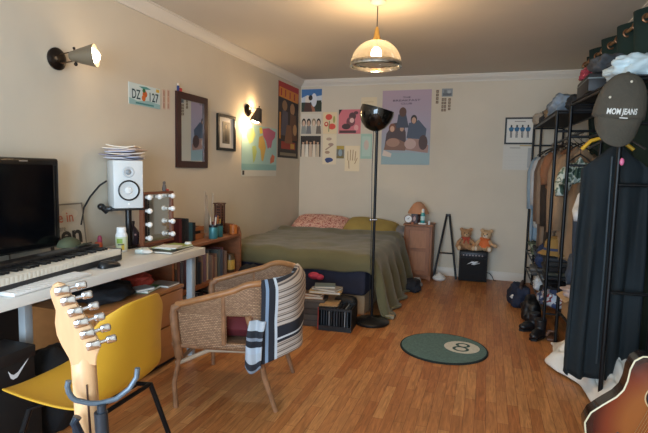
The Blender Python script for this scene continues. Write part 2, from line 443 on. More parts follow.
mb = MB(); panel(mb, (XL+e, 4.53, 1.185), LF, .875, .552, '#a9cfcb', [
    ('rect', 0, 0, 1, .12, '#d9d5c8'), ('rect', .0, .12, 1, .24, '#8fbdbb'), ('rect', .02, .03, .07, .11, '#3d3a38'),
    ('poly', [(.08, .9), (.3, .93), (.36, .8), (.28, .66), (.2, .62), (.12, .76)], '#c7d58a'), ('poly', [(.27, .58), (.36, .6), (.4, .48), (.34, .3), (.3, .26), (.28, .44)], '#b7c978'),
    ('poly', [(.46, .78), (.56, .82), (.62, .7), (.66, .58), (.58, .3), (.53, .32), (.5, .52), (.44, .58)], '#d9b25a'), ('poly', [(.46, .96), (.54, .98), (.56, .86), (.48, .84)], '#e7d24a'),
    ('poly', [(.55, .95), (.75, .99), (.96, .93), (.94, .82), (.86, .74), (.82, .58), (.78, .6), (.72, .56), (.66, .72), (.58, .8)], '#c26a86'),
    ('poly', [(.8, .26), (.92, .3), (.94, .42), (.86, .46), (.8, .36)], '#df7a58')])
single(mb, 'hanging_map', 'pale blue world map with coloured continents under far wall lamp', 'map')

rg = random.Random(3)
sh = [('rect', 0, .80, 1, 1, '#b5322a'), ('poly', [(.04, .80), (.96, .78), (.98, .92), (.05, .93)], '#dd8a2c'), ('rect', .1, .82, .16, .91, '#b5322a'), ('rect', .3, .82, .35, .91, '#b5322a'), ('rect', .52, .81, .57, .9, '#b5322a'), ('rect', .74, .81, .8, .9, '#b5322a'),
      ('ell', .3, .7, .12, .07, '#9a7a58'), ('ell', .68, .68, .12, .08, '#b48a66'), ('poly', [(.12, .3), (.48, .3), (.45, .62), (.2, .64)], '#5b5666'), ('poly', [(.52, .25), (.95, .25), (.86, .6), (.58, .62)], '#6d4a38'),
      ('rect', .05, .25, .12, .6, '#d08a34'), ('poly', [(.3, .2), (.7, .2), (.62, .45), (.4, .45)], '#8d6246'), ('rect', .0, .0, 1, .1, '#2a2422'), ('rect', .15, .12, .85, .22, '#a33a2c'), ('rect', .1, .03, .9, .07, '#8a7c66'), ('ell', .82, .4, .1, .08, '#c79a6a'), ('rect', .6, .13, .8, .2, '#d2a24a')]
mb = MB(); panel(mb, (XL+e, 5.441, 1.41), LF, .655, .905, '#33292a', sh)
single(mb, 'art_poster', 'dark film poster with red and yellow heading beside the corner', 'poster')

# ------------------------------------------------------------------ back wall pictures
YB_ = YB-e
def pic(name, lab, cat, grp, x0, z0, x1, z1, base, shapes, tilt=0):
    mb = MB(); fr = BK
    if tilt: fr = (Vector((cos(tilt), 0, sin(tilt))), Vector((-sin(tilt), 0, cos(tilt))), BK[2])
    panel(mb, (x0, YB_, z0), fr, x1-x0, z1-z0, base, shapes)
    return single(mb, name, lab, cat, grp)
G = 'pictures stuck on back wall'
pic('picture_print', 'photo of people under blue sky, topmost in the corner column', 'photo', G, -2.388, 2.03, -2.106, 2.322, '#3e6fa6',
    [('poly', [(0, .62), (.3, .74), (.6, .66), (1, .72), (1, .4), (0, .4)], '#c6cfd8'), ('rect', 0, .0, 1, .42, '#2b3a33'), ('ell', .3, .5, .12, .22, '#e4d8c8'), ('ell', .62, .52, .14, .3, '#d8dbe0'), ('poly', [(.1, 0), (.55, 0), (.45, .4), (.2, .42)], '#4a2f2a'), ('ell', .45, .62, .1, .12, '#241c1a'), ('poly', [(.35, 0), (.7, 0), (.6, .28), (.45, .3)], '#a06a50'), ('rect', .72, .1, .98, .5, '#22301f')])
hh = []
for i, (hx, hair, sk) in enumerate(((.14, '#1c1614', '#d4b59c'), (.39, '#17120f', '#c7a68c'), (.64, '#8c7a5c', '#dcc2a8'), (.88, '#201815', '#cfb096'))):
    hh += [('poly', [(hx-.13, 0), (hx+.13, 0), (hx+.1, .4), (hx-.1, .4)], ('#8f938f', '#77787a', '#c8bfae', '#6f655c')[i]), ('ell', hx, .58, .105, .2, hair), ('ell', hx, .53, .07, .15, sk)]
pic('picture_print', 'row of four pale portraits, middle photo of the corner column', 'photo', G, -2.39, 1.742, -2.108, 2.0, '#d7cfc0', hh)
hh = [('rect', 0, .72, 1, 1, '#2c2420')]
for i in range(5):
    hx = .14+.18*i
    hh += [('poly', [(hx-.085, 0), (hx+.085, 0), (hx+.07, .6), (hx-.07, .6)], ('#d8c7b0', '#e4dccc', '#cdb49a', '#e0d2bd', '#c9b79c')[i]), ('ell', hx, .68, .05, .09, '#c09a7c'), ('ell', hx, .76, .055, .06, '#1d1512')]
pic('picture_print', 'photo of a group dressed in white, lowest of corner column', 'photo', G, -2.392, 1.44, -2.108, 1.715, '#2b2320', hh)
pic('art_card', 'cream card with red flowers beside the pink print', 'card', G, -2.083, 1.742, -1.892, 2.02, '#e6cfa4', [('ell', .42, .78, .24, .14, '#d6493a'), ('ell', .25, .45, .15, .11, '#c8352c'), ('ell', .66, .34, .26, .14, '#dd4f3e'), ('ell', .25, .46, .07, .05, '#f0dcb8'), ('poly', [(.4, .1), (.46, .1), (.5, .6), (.44, .6)], '#6d8a55'), ('ell', .8, .66, .08, .16, '#a9a85a')])
pic('art_print', 'square pink print with dark drawing next to the lamp head', 'print', G, -1.868, 1.742, -1.572, 2.052, '#d1707a', [('poly', [(0, .75), (.15, 1), (0, 1)], '#2a1d1f'), ('ell', .62, .72, .16, .16, '#4c2c33'), ('ell', .55, .5, .2, .2, '#6f3a44'), ('ell', .6, .55, .1, .1, '#e3b7b0'), ('ell', .35, .3, .2, .12, '#3d2228'), ('rect', .04, .03, .8, .14, '#49262c'), ('rect', .12, .05, .2, .12, '#dfa6a4'), ('ell', .8, .25, .1, .12, '#e0a09c'), ('ell', .78, .86, .1, .07, '#5b2f38')])
pic('art_card', 'tall white card with faint sprigs and dark blue patch', 'card', G, -2.079, 1.345, -1.89, 1.738, '#e3d4b6', [('ell', .45, .84, .2, .05, '#b59a84'), ('ell', .6, .66, .2, .05, '#a98c7c'), ('poly', [(.2, .5), (.7, .66), (.72, .62), (.22, .46)], '#a58672'), ('ell', .35, .4, .18, .05, '#b08f72'), ('ell', .48, .15, .3, .075, '#33477d'), ('ell', .4, .12, .16, .07, '#2c3d70')])
pic('picture_print', 'small dark yellow photo left of the hand sketch', 'photo', G, -1.886, 1.425, -1.785, 1.588, '#6d6a60', [('rect', 0, .72, 1, 1, '#b59a3c'), ('ell', .5, .45, .25, .28, '#8fa0a8'), ('rect', 0, 0, 1, .18, '#7a6a34')])
hand = [('poly', [(.18+.16*i, .42), (.24+.16*i, .42), (.27+.15*i+.03*(i-1.5), .78+.06*(1.5-abs(i-1.5))), (.22+.15*i+.03*(i-1.5), .79+.06*(1.5-abs(i-1.5)))], '#b08c66') for i in range(4)]
pic('art_sketch', 'cream paper sketch of a hand, lowest right of the cluster', 'drawing', G, -1.772, 1.262, -1.575, 1.59, '#e8d6b2', hand+[('poly', [(.28, .1), (.33, .1), (.3, .42), (.24, .42)], '#a78460'), ('poly', [(.66, .3), (.7, .28), (.88, .52), (.84, .54)], '#b08c66')])
pic('art_card', 'pale blue-green card hanging behind the floor lamp pole', 'card', G, -1.565, 1.425, -1.415, 1.742, '#9fbfae', [('rect', .12, .1, .88, .9, '#b4cabb'), ('ell', .5, .55, .22, .2, '#c9b6a8')])
pic('paper_sheet', 'blank cream sheet half hidden behind the black lamp head', 'paper', G, -1.575, 1.99, -1.37, 2.2, '#e0ceab', [('rect', .2, .7, .8, .74, '#c9b48e')])
# large lilac poster: a plain stand-in group, title lettering kept
sh = []
for i in range(14):
    a = i/13; c0 = (0x97, 0xaa, 0xae); c1 = (0xa6, 0x9f, 0xb0); c2 = (0xb4, 0x9c, 0xaa)
    c = [int((c0[k]*(1-2*a)+c1[k]*2*a) if a < .5 else (c1[k]*(2-2*a)+c2[k]*(2*a-1))) for k in range(3)]
    sh.append(('rect', 0, i/14, 1, (i+1)/14+.002, '#%02x%02x%02x' % tuple(c)))
sh += [('rect', 0, 0, 1, .16, '#93abaf'),
       ('poly', [(.06, .2), (.1, .42), (.24, .56), (.42, .58), (.5, .44), (.52, .2)], '#4a3a3e'), ('poly', [(.3, .5), (.34, .68), (.5, .68), (.56, .5)], '#3d4556'), ('ell', .43, .71, .075, .065, '#5b3a2c'), ('ell', .43, .695, .05, .045, '#b98f78'),
       ('poly', [(.52, .36), (.56, .56), (.76, .6), (.92, .48), (.9, .34)], '#485468'), ('ell', .66, .61, .065, .06, '#2e2420'), ('ell', .66, .595, .045, .042, '#c19a82'),
       ('ell', .22, .5, .07, .06, '#7a4a36'), ('ell', .22, .485, .045, .04, '#c8a088'), ('ell', .42, .5, .06, .05, '#2f2622'), ('ell', .42, .485, .04, .035, '#bd957c'),
       ('poly', [(.05, .2), (.5, .19), (.5, .3), (.3, .36), (.1, .32)], '#85604e'), ('poly', [(.5, .2), (.96, .16), (.97, .26), (.8, .34), (.55, .36)], '#a37f74'), ('ell', .6, .28, .12, .07, '#c2a49a'), ('ell', .86, .3, .09, .1, '#4d3530'), ('ell', .86, .29, .05, .05, '#c49c84'), ('ell', .24, .3, .14, .06, '#a8806c'), ('poly', [(.02, .12), (.2, .1), (.22, .15), (.05, .2)], '#d8c6b6'),
       ('text', 'THE', .5, .905, .022, .16, '#4b3d55'), ('text', 'BREAKFAST', .5, .865, .026, .56, '#4b3d55'), ('text', 'CLUB', .5, .822, .024, .22, '#4b3d55')]
pic('art_poster', 'large lilac poster of a seated group on back wall', 'poster', None, -1.293, 1.357, -.688, 2.272, '#a79ab2', sh, math.radians(.4))
def strip(lab, x0, z0, x1, z1, cols, rows):
    s = []
    for i in range(cols):
        for j in range(rows):
            a, b = (i+.12)/cols, (i+.88)/cols; c, d = (j+.12)/rows, (j+.88)/rows
            s += [('rect', a, c, b, d, ('#4a3a33', '#57473c', '#3d3029')[(i+j) % 3]), ('ell', (a+b)/2, (c+d)/2, (b-a)*.28, (d-c)*.32, '#a58a70')]
    return pic('picture_strip', lab, 'photo', 'photo strips beside the lilac poster', x0, z0, x1, z1, '#c9baa0', s)
strip('lone photo strip touching the lilac poster right edge', -.645, 2.10, -.607, 2.27, 1, 4)
pic('picture_print', 'small grey street photo above the photo strips', 'photo', 'photo strips beside the lilac poster', -.575, 2.185, -.448, 2.28, '#8b9093', [('rect', .1, .1, .9, .45, '#5c6064'), ('rect', .2, .4, .45, .85, '#6d7275'), ('rect', .55, .4, .8, .75, '#a9adad')])
strip('wide double photo strip under the small grey photo', -.575, 2.005, -.515, 2.172, 2, 4)
strip('narrow photo strip right of the double photo strip', -.498, 2.02, -.462, 2.168, 1, 4)
t = thing('wall_calendar', 'black edged calendar with four blue figures on back wall', 'calendar', (.335, YB, 1.318))
mm = MB().m(mat('#1a1613', .5)); frame4(mm, (.165, YB-.001, 1.618), BK, .325, .31, .02, .012); part(mm, 'frame', t, world=True)
fig = []
for i in range(4):
    x = .19+.205*i
    fig += [('poly', [(x-.06, .48), (x+.06, .48), (x+.1, .62), (x+.03, .66), (x-.03, .66), (x-.1, .6)], '#1f5f86'), ('ell', x, .7, .035, .05, '#2a2420'), ('rect', x-.035, .22, x-.008, .5, '#22262e'), ('rect', x+.008, .22, x+.035, .5, '#22262e')]
mm = MB(); panel(mm, (.18, YB-.001, 1.633), BK, .295, .28, '#ded8cc', fig+[('rect', .3, .87, .7, .9, '#8c8478')], th=.003); part(mm, 'picture', t, world=True)
mm = MB()
gs = [('rect', .04+.13*i, .08+.15*j, .05+.13*i+.1, .085+.15*j, '#b9b4aa') for i in range(7) for j in range(5)]
panel(mm, (.16, YB-.001, 1.322), BK, .32, .285, '#d2ccc0', gs+[('text', 'JULY', .4, .9, .05, .16, '#8c8478')] if False else gs+[('rect', .22, .88, .58, .91, '#8c8478'), ('rect', .84, .1, .97, .9, '#a9a9a6'), ('rect', .55, .97, .95, 1.0, '#b08d2e')], th=.002); part(mm, 'date_page', t, world=True)

# ------------------------------------------------------------------ pendant lamp
PX, PY = -.77, 3.4
t = thing('pendant_lamp', 'glass dome pendant lamp with mirrored rim hanging from ceiling', 'ceiling lamp', (PX, PY, 1.99))
part(MB().m(mat('#d8d2c8', .5)).lathe([(.055, 2.43), (.055, 2.415), (.03, 2.395), (.0, 2.392)], (PX, PY, 0)), 'ceiling_rose', t, world=True)
part(MB().m(mat('#3a2e24', .6)).tube([(PX, PY, 2.25), (PX, PY, 2.4)], .0035), 'cord', t, world=True)
part(MB().m(mat('#c2a15c', .3, .8)).lathe([(.033, 2.163), (.03, 2.172), (.022, 2.19), (.014, 2.235), (.008, 2.255), (0, 2.256)], (PX, PY, 0)), 'lamp_holder', t, world=True)
dome = []
R0 = .176
for i in range(15):
    a = math.radians(8 + 80*i/14); dome.append((R0*sin(a)**.95, 1.995+.172*cos(a)))
dome2 = [(R0, 1.998), (.178, 1.99), (.172, 1.985)]
part(MB().m(clear_mat('#f6eee0', .42)).lathe(dome, (PX, PY, 0), 48, closed=True), 'glass_dome', t, world=True)
part(MB().m(mat('#cfd0cc', .12, 1, var=.4, vscale=30)).lathe([(.170, 2.022), (.1765, 2.012), (.178, 2.0), (.177, 1.988), (.165, 1.984), (.168, 1.996), (.172, 2.01)], (PX, PY, 0), 48, closed=True), 'mirrored_rim', t, world=True)
part(MB().m(mat('#fff2d8', .4, emit=22)).ball((PX, PY, 2.075), (.036, .036, .048), 18), 'bulb', t, world=True)
warm_light('pendant_light', (PX, PY, 2.06), 50, .05, (1, .68, .37))

# ------------------------------------------------------------------ floor lamp
LX, LY = -.862, 3.95
t = thing('floor_lamp', 'tall black metal floor lamp with tilted bowl shade beside bed', 'floor lamp', (LX, LY, 0))
part(MB().m(mat('#1a1a1b', .35, .3)).lathe([(.14, 0), (.148, .008), (.148, .02), (.13, .034), (.05, .04), (.03, .055), (.0, .06)], (LX, LY, 0), 40), 'base', t, world=True)
part(MB().m(blackm).cyl((LX, LY, .03), (LX-.006, LY, 1.61), .0115), 'pole', t, world=True)
part(MB().m(black).tube([(LX-.02, LY-.015, .1), (LX-.022, LY-.016, .8), (LX-.034, LY-.014, 1.3), (LX-.03, LY-.012, 1.6)], .003, 6), 'cable', t, world=True)
part(MB().m(chrome).cyl((LX-.03, LY-.01, .87), (LX+.02, LY-.01, .874), .008).ball((LX-.034, LY-.01, .87), .012, 10), 'switch', t, world=True)
Rm = Matrix.Rotation(math.radians(15), 4, 'Y')
bowl = [(.025, -.145), (.06, -.135), (.1, -.1), (.128, -.05), (.138, 0), (.135, .04), (.131, .04), (.134, 0), (.124, -.048), (.096, -.096), (.055, -.13), (.0, -.135)]
part(MB().m(mat('#101112', .12, .5, coat=.8)).lathe(bowl, (LX-.012, LY, 1.738), 40, Rm, closed=True), 'lamp_shade', t, world=True)
part(MB().m(black).tube([(LX-.006, LY, 1.58), (LX-.02, LY, 1.615), (LX+.02, LY, 1.63)], .014).cyl((LX-.05, LY-.02, 1.63), (LX-.03, LY, 1.60), .01), 'joint', t, world=True)

# ------------------------------------------------------------------ bed
t = thing('bed', 'low bed in the far left corner under olive bedding', 'bed', (-1.65, 5.1, 0))
part(MB().m(mat('#a88a6a', .8, var=.1)).b2((-2.37, 4.14, .0), (-.97, 6.14, .175), .01), 'base', t, world=True)
mt = MB().m(mat('#26283a', .85, var=.25, vscale=12, bump=.4, bscale=9)).b2((-2.37, 4.085, .175), (-.95, 6.14, .49), .05); part(mt, 'mattress', t, 'navy sheeted mattress', world=True)
def duvet(u, v):
    a = u*2.05; b = v*1.685            # a across from wall, b from head to foot
    ax, by = 1.42, 1.5
    x = -2.372+min(a, ax); y = 5.62-min(b, by)
    ox = max(0, a-ax); oy = max(0, b-by)
    q = math.hypot(ox, oy)
    top = .545+.018*nz(a*3, b*3, 1)+.012*nz(a*7, b*7, 4)
    if a < .5: top += .05*(1-a/.5)*nz(b*2.2, 3, 2)
    top += .035*math.exp(-((b-.12)/.1)**2)
    drop = max(0, q-.05)
    bend = min(q, .10)
    fold = .03*min(1, drop/.25)*(sin(b*19+2*sin(a*3)) if ox > oy else sin(a*17))+.03*drop*nz(a*5, b*5, 9)
    if q > 0:
        dx, dy = ox/q, -oy/q
        x += dx*(bend*.75+.20*drop+fold); y += dy*(bend*.6+.06*drop+fold*.6)
    z = top-drop*.98-(.02 if q > .05 else .02*q/.05)
    if z < .012:
        ex = .012-z; z = .014+.012*abs(nz(a*9, b*9)); x += .55*ex*(ox/max(q, .01)); y -= .4*ex*(oy/max(q, .01))
    return (x, y, z)
o = part(MB().m(mat('#625d3f', .85, var=.10, vscale=3, bump=.25, bscale=14, sheen=.2)).grid(duvet, 64, 60), 'duvet', t, world=True, sharp=180)
solid(o, .02, 1)
def pillow(name, lab, c, d, m, rot=(0, 0, 0)):
    mb = MB().m(m)
    M = Matrix.Translation(c) @ Euler(rot).to_matrix().to_4x4()
    def fn(sgn):
        def q(u, v):
            x, y = 2*u-1, 2*v-1
            th = max(0, (1-x**4)*(1-y**4))**.6
            pinch = 1-.08*(1-abs(x*y))*0
            return M @ Vector((x*d[0]*(1-.06*y*y), y*d[1]*(1-.06*x*x), sgn*d[2]*th*(1+.15*nz(x*2.3, y*2.3, c[0]*3))))
        return q
    mb.grid(fn(1), 24, 18, uvs=(1, 1)); mb.grid(fn(-1), 24, 18)
    return single(mb, name, lab, 'pillow', 'pillows at the head of the bed', sharp=180)
pinkp = ramp_mat('pink_flower_cotton', 'noise', [(0, '#e0b7a4'), (.46, '#b9706a'), (.53, '#e3c2b0'), (.6, '#a8564f')], 22, .85, coords='Object')
pillow('pillow', 'pink flowered pillow in the bed corner', (-2.0, 5.91, .585), (.36, .21, .075), pinkp, (.35, 0, .0))
pillow('pillow', 'mustard yellow pillow at the bed head', (-1.33, 5.90, .575), (.33, .21, .075), mat('#a8924f', .85, var=.08, bump=.2, bscale=12), (.33, .08, 0))
pillow('pillow', 'grey pillow edge showing at right of the yellow pillow', (-.985, 5.98, .54), (.12, .13, .05), mat('#8d8f92', .85, var=.1), (.2, .25, 0))

# ------------------------------------------------------------------ things at the foot of the bed
def box_item(name, lab, cat, lo, hi, m, grp=None, bev=.004, rz=0):
    c = [(a+b)/2 for a, b in zip(lo, hi)]; d = [b-a for a, b in zip(lo, hi)]
    return single(MB().m(m).box(c, d, (0, 0, rz), bev), name, lab, cat, grp)
t = thing('storage_box', 'dark grey lidded box below the heap of books', 'box', (-1.31, 3.76, 0), math.radians(8))
part(MB().m(mat('#4f4843', .6, var=.1)).b2((-.10, -.09, 0), (.10, .09, .10), .004).b2((-.102, -.092, .102), (.102, .092, .20), .004), 'body', t)
part(MB().m(mat('#5d554f', .5)).b2((-.104, -.094, .2), (.104, .094, .222), .004), 'lid', t)
part(MB().m(mat('#2a2522', .5)).b2((-.09, -.095, .05), (.09, -.0895, .055)), 'groove', t); part(MB().m(mat('#2a2522', .5)).b2((-.09, -.0955, .145), (.09, -.0915, .15)), 'groove', t)
def book(lab, c, d, cover, rz=0, grp=None, name='book', cat='book', pages=True):
    t = thing(name, lab, cat, c, rz, grp)
    x, y, z = d
    part(MB().m(mat(cover, .5)).b2((-x/2, -y/2, 0), (x/2, y/2, z*.12)).b2((-x/2, -y/2, z*.88), (x/2, y/2, z)).b2((-x/2, -y/2, z*.12), (-x/2+.004, y/2, z*.88)), 'cover', t)
    part(MB().m(paper).b2((-x/2+.005, -y/2+.003, z*.13), (x/2-.003, y/2-.003, z*.87)), 'pages', t)
    return t
GB = 'books heaped at foot of bed'
book('orange-tan book lying on the dark grey box', (-1.31, 3.76, .223), (.16, .15, .022), '#b9824e', .2, GB)
book('dark brown book lying over the orange-tan book', (-1.30, 3.765, .2455), (.15, .15, .018), '#5a4232', -.1, GB)
book('wide mustard book reaching right from the heap', (-1.22, 3.80, .264), (.26, .15, .022), '#bfa066', .12, GB)
book('grey book under the topmost heap book', (-1.21, 3.80, .2865), (.22, .15, .02), '#8f8a84', -.15, GB)
book('topmost teal grey book of the heap at bed foot', (-1.23, 3.80, .307), (.17, .13, .018), '#66777c', .3, GB)
single(MB().m(mat('#b23a52', .8, var=.2)).ball((-1.40, 4.005, .345), (.055, .04, .032), 14).ball((-1.35, 4.01, .335), (.04, .035, .026), 12), 'folded_cloth', 'bright pink cloth wedged between book heap and bed', 'cloth')
t = thing('record_crate', 'black crate of records with a red edge beside floor lamp', 'crate', (-1.095, 3.73, 0), math.radians(4))
fm = MB().m(mat('#191a1c', .5))
x, y, h = .135, .11, .185
fm.b2((-x, -y, 0), (x, y, .012)).b2((-x, -y, .012), (-x+.008, y, h)).b2((x-.008, -y, .012), (x, y, h)).b2((-x+.008, y-.008, .012), (x-.008, y, h)).b2((-x+.008, -y, .012), (x-.008, -y+.006, .04)).b2((-x+.008, -y, h-.02), (x-.008, -y+.006, h))
part(fm, 'crate_body', t)
part(MB().m(mat('#a83224', .5)).b2((-x-.003, -y-.004, .004), (-x+.004, -y, h)), 'edge', t, 'red edge')
rr = random.Random(5)
for i in range(11):
    xx = -x+.022+i*.0215; hh = .15+.03*rr.random()
    single(MB().m(mat(rr.choice(['#24262b', '#3c4148', '#5b6a78', '#1b1b1d', '#7c8288', '#2e3b46', '#3a2a28']), .5)).box((-1.095+xx, 3.727, .014+hh/2), (.008, .19, hh), (0, 0, math.radians(4))), 'record_sleeve', 'record sleeve standing on edge inside the black crate', 'record', 'records in the black crate')
single(MB().m(mat('#a98a63', .7)).box((-1.155, 3.71, .2), (.15, .16, .010), (.03, -.04, .1)), 'record_sleeve', 'tan square sleeve lying across top of the black crate', 'record')
single(MB().m(mat('#141519', .6)).box((-1.09, 3.95, .105), (.2, .12, .21), None, .05, 4), 'black_pouch', 'rounded black pouch standing behind the record crate', 'bag')
box_item('paper_packet', 'small crumpled beige packet by the floor lamp base', 'packet', (-.78, 4.10, 0), (-.70, 4.16, .035), mat('#8d8672', .7), bev=.012)

# ------------------------------------------------------------------ bedside cabinet and what stands on it
cx0, cx1, cy0, cy1, chh = -.905, -.578, 5.78, 6.1, .66
t = thing('bedside_cabinet', 'narrow brown wooden bedside cabinet with two panel door', 'cabinet', ((cx0+cx1)/2, 5.94, 0))
cw = mat('#94603f', .5, var=.14, vscale=6, stretch=(6, 6, 1)); cw2 = mat('#a8714c', .5, var=.1, vscale=8, stretch=(6, 6, 1))
part(MB().m(cw).b2((cx0, cy0+.02, .05), (cx1, cy1, chh-.02), .004).b2((cx0, cy0+.02, 0), (cx0+.04, cy1, .05)).b2((cx1-.04, cy0+.02, 0), (cx1, cy1, .05)).b2((cx0+.04, cy0+.03, .01), (cx1-.04, cy0+.045, .05)), 'body', t, world=True)
part(MB().m(cw).b2((cx0-.012, cy0-.008, chh-.02), (cx1+.012, cy1, chh), .006), 'top', t, world=True)
d = part(MB().m(cw).b2((cx0+.025, cy0, .06), (cx0+.065, cy0+.019, chh-.03)).b2((cx1-.065, cy0, .06), (cx1-.025, cy0+.019, chh-.03)).b2((cx0+.065, cy0, .06), (cx1-.065, cy0+.019, .11)).b2((cx0+.065, cy0, .34), (cx1-.065, cy0+.019, .375)).b2((cx0+.065, cy0, chh-.075), (cx1-.065, cy0+.019, chh-.03)), 'door', t, world=True)
part(MB().m(cw2).b2((cx0+.066, cy0+.011, .111), (cx1-.066, cy0+.0185, .339)).b2((cx0+.066, cy0+.011, .376), (cx1-.066, cy0+.0185, chh-.076)), 'panel', d, world=True)
zt = chh
t = thing('table_lamp', 'small bedside lamp with peach mushroom shade', 'lamp', (-.77, 5.97, zt))
part(MB().m(mat('#4a2a24', .4)).lathe([(.045, 0), (.045, .012), (.03, .02), (.036, .06), (.03, .10), (.012, .12), (.01, .14)], (0, 0, 0)), 'base', t)
part(MB().m(mat('#c98f6a', .7, bump=.3, bscale=120)).lathe([(.128, .115), (.12, .135), (.095, .18), (.062, .225), (.03, .25), (0, .255)], (0, 0, 0), 32, closed=True), 'lamp_shade', t)
t = thing('alarm_clock', 'small round clock with white face on the bedside cabinet', 'clock', (-.868, 5.84, zt))
Mc = rotz_to((.1, -1, .1))
part(MB().m(mat('#9b7350', .4)).lathe([(.0, -.015), (.048, -.015), (.052, 0), (.048, .018), (.042, .018), (.041, .012), (0, .012)], (0, 0, .053), 28, Mc), 'case', t)
part(MB().m(white).lathe([(.04, .0125), (0, .0135)], (0, 0, .053), 24, Mc), 'clock_face', t)
part(MB().m(black).box(Vector((0, 0, .053))+Mc@Vector((.006, .008, .0155)), (.004, .002, .026), (0, .5, 0)).box(Vector((0, 0, .053))+Mc@Vector((-.004, .0, .0155)), (.018, .002, .004)), 'hand', t)
t = thing('framed_photo', 'tiny dark photo frame between clock and lamp base', 'frame', (-.80, 5.85, zt))
mm = MB().m(mat('#17131a', .4)); frame4(mm, (-.035, .01, 0), BK, .07, .115, .012, .01); mm.b2((-.033, .010, .002), (.033, .013, .113)); part(mm, 'frame', t)
mm = MB(); panel(mm, (-.024, .0095, .012), BK, .048, .09, '#6b4a4a', [('ell', .5, .5, .3, .3, '#caa9a0')], th=.001); part(mm, 'print', t)
t = thing('spray_bottle', 'slim turquoise bottle with white cap beside the bedside lamp', 'bottle', (-.70, 5.85, zt+.015))
part(MB().m(mat('#3aa0a0', .35)).lathe([(.024, 0), (.026, .01), (.026, .10), (.018, .12), (.0, .121)], (0, 0, 0)), 'bottle_body', t)
part(MB().m(mat('#cfe6e2', .4)).lathe([(.0265, .03), (.0266, .08)], (0, 0, 0), closed=True), 'label_band', t)
part(MB().m(white).lathe([(.016, .119), (.016, .15), (.011, .165), (0, .167)], (0, 0, 0)), 'cap', t)
box_item('white_box', 'flat white box under the turquoise bottle', 'box', (-.745, 5.80, zt), (-.655, 5.90, zt+.014), white)
single(MB().m(white).lathe([(.012, 0), (.013, .03), (.009, .045), (0, .046)], (-.622, 5.83, zt)), 'small_tub', 'small white tube at right end of bedside cabinet top', 'tube')
single(MB().m(mat('#b9785c', .5)).lathe([(.016, 0), (.02, .012), (.008, .022), (0, .024)], (-.81, 5.80, zt)), 'trinket', 'tiny terracotta trinket in front of the photo frame', 'ornament')

# ------------------------------------------------------------------ A stand, white pot, amplifier
t = thing('a_frame_stand', 'black A shaped metal stand leaning on back wall', 'stand', (-.43, 6.05, 0))
for sx, xb in ((-.018, -.555), (.018, -.292)):
    part(MB().m(blackm).tube([(xb, 5.94, .012), (-.43+sx, 6.135, .75)], .013), 'leg', t, world=True)
part(MB().m(blackm).tube([(-.50, 6.018, .305), (-.338, 6.018, .305)], .009), 'crossbar', t, world=True)
part(MB().m(black).box((-.43, 6.137, .757), (.06, .03, .03), None, .008), 'head_joint', t, world=True)
t = thing('white_pot', 'white onion shaped pot on the floor inside A stand', 'pot', (-.482, 5.86, 0))
part(MB().m(mat('#dcdcd8', .4)).lathe([(.05, 0), (.075, .018), (.078, .035), (.06, .055)], (0, 0, 0)), 'body', t)
part(MB().m(mat('#e6e6e2', .35)).lathe([(.061, .055), (.045, .068), (.02, .078), (.012, .092), (0, .095)], (0, 0, 0)), 'lid', t)

ax0, ax1, ay0, ay1, ah = -.268, .052, 5.93, 6.14, .362
t = thing('guitar_amplifier', 'small black guitar amplifier under the two teddy bears', 'amplifier', ((ax0+ax1)/2, 6.03, 0))
part(MB().m(mat('#16181c', .7, bump=.3, bscale=300)).b2((ax0, ay0+.012, .006), (ax1, ay1, ah), .01), 'cabinet', t, world=True)
part(MB().m(mat('#121419', .85, bump=.5, bscale=400)).b2((ax0+.015, ay0+.002, .02), (ax1-.015, ay0+.0118, .275), .002), 'grille', t, world=True)
pl_ = part(MB().m(mat('#26262a', .4, .5)).b2((ax0+.015, ay0+.004, .288), (ax1-.015, ay0+.0118, .345), .002), 'control_panel', t, world=True)
kb = None
for i in range(7):
    M = Matrix.Identity(4)
    if kb is None:
        kb = part(MB().m(mat('#8d7a78', .4)).cyl((ax0+.05, ay0+.0035, .315), (ax0+.05, ay0-.006, .315), .008, n=12), 'knob', pl_, world=True); kb.parent = pl_
    else: part_copy(kb, pl_, Matrix.Translation((.035*i, 0, 0)))
mm = MB().m(mat('#d8dce0', .4))
z0 = .225; xc = (ax0+ax1)/2+.005
for P in ([(-.075, -.02), (-.02, .018), (.012, .02), (-.03, -.002)], [(-.03, .002), (.03, .022), (.055, .02), (.0, -.012)], [(-.03, -.018), (.028, .0), (.07, .0), (.01, -.02)], [(.0, -.004), (.075, .008), (.06, -.004), (.02, -.012)]):
    mm.prism(P, (xc, ay0+.0015, z0), (1, 0, 0), (0, 0, 1), (0, -1, 0), .002)
part(mm, 'logo', t, world=True)
hd = part(MB().m(black).tube([(xc-.05, 6.03, ah), (xc-.045, 6.03, ah+.012), (xc+.045, 6.03, ah+.012), (xc+.05, 6.03, ah)], .006, 8), 'handle', t, world=True)
single(MB().m(black).tube([(.05, 6.12, .09), (.085, 6.11, .085), (.115, 6.10, .05), (.135, 6.09, .008), (.16, 6.08, .006)], .005, 8), 'power_cable', 'black cable curling to the floor right of amplifier', 'cable')

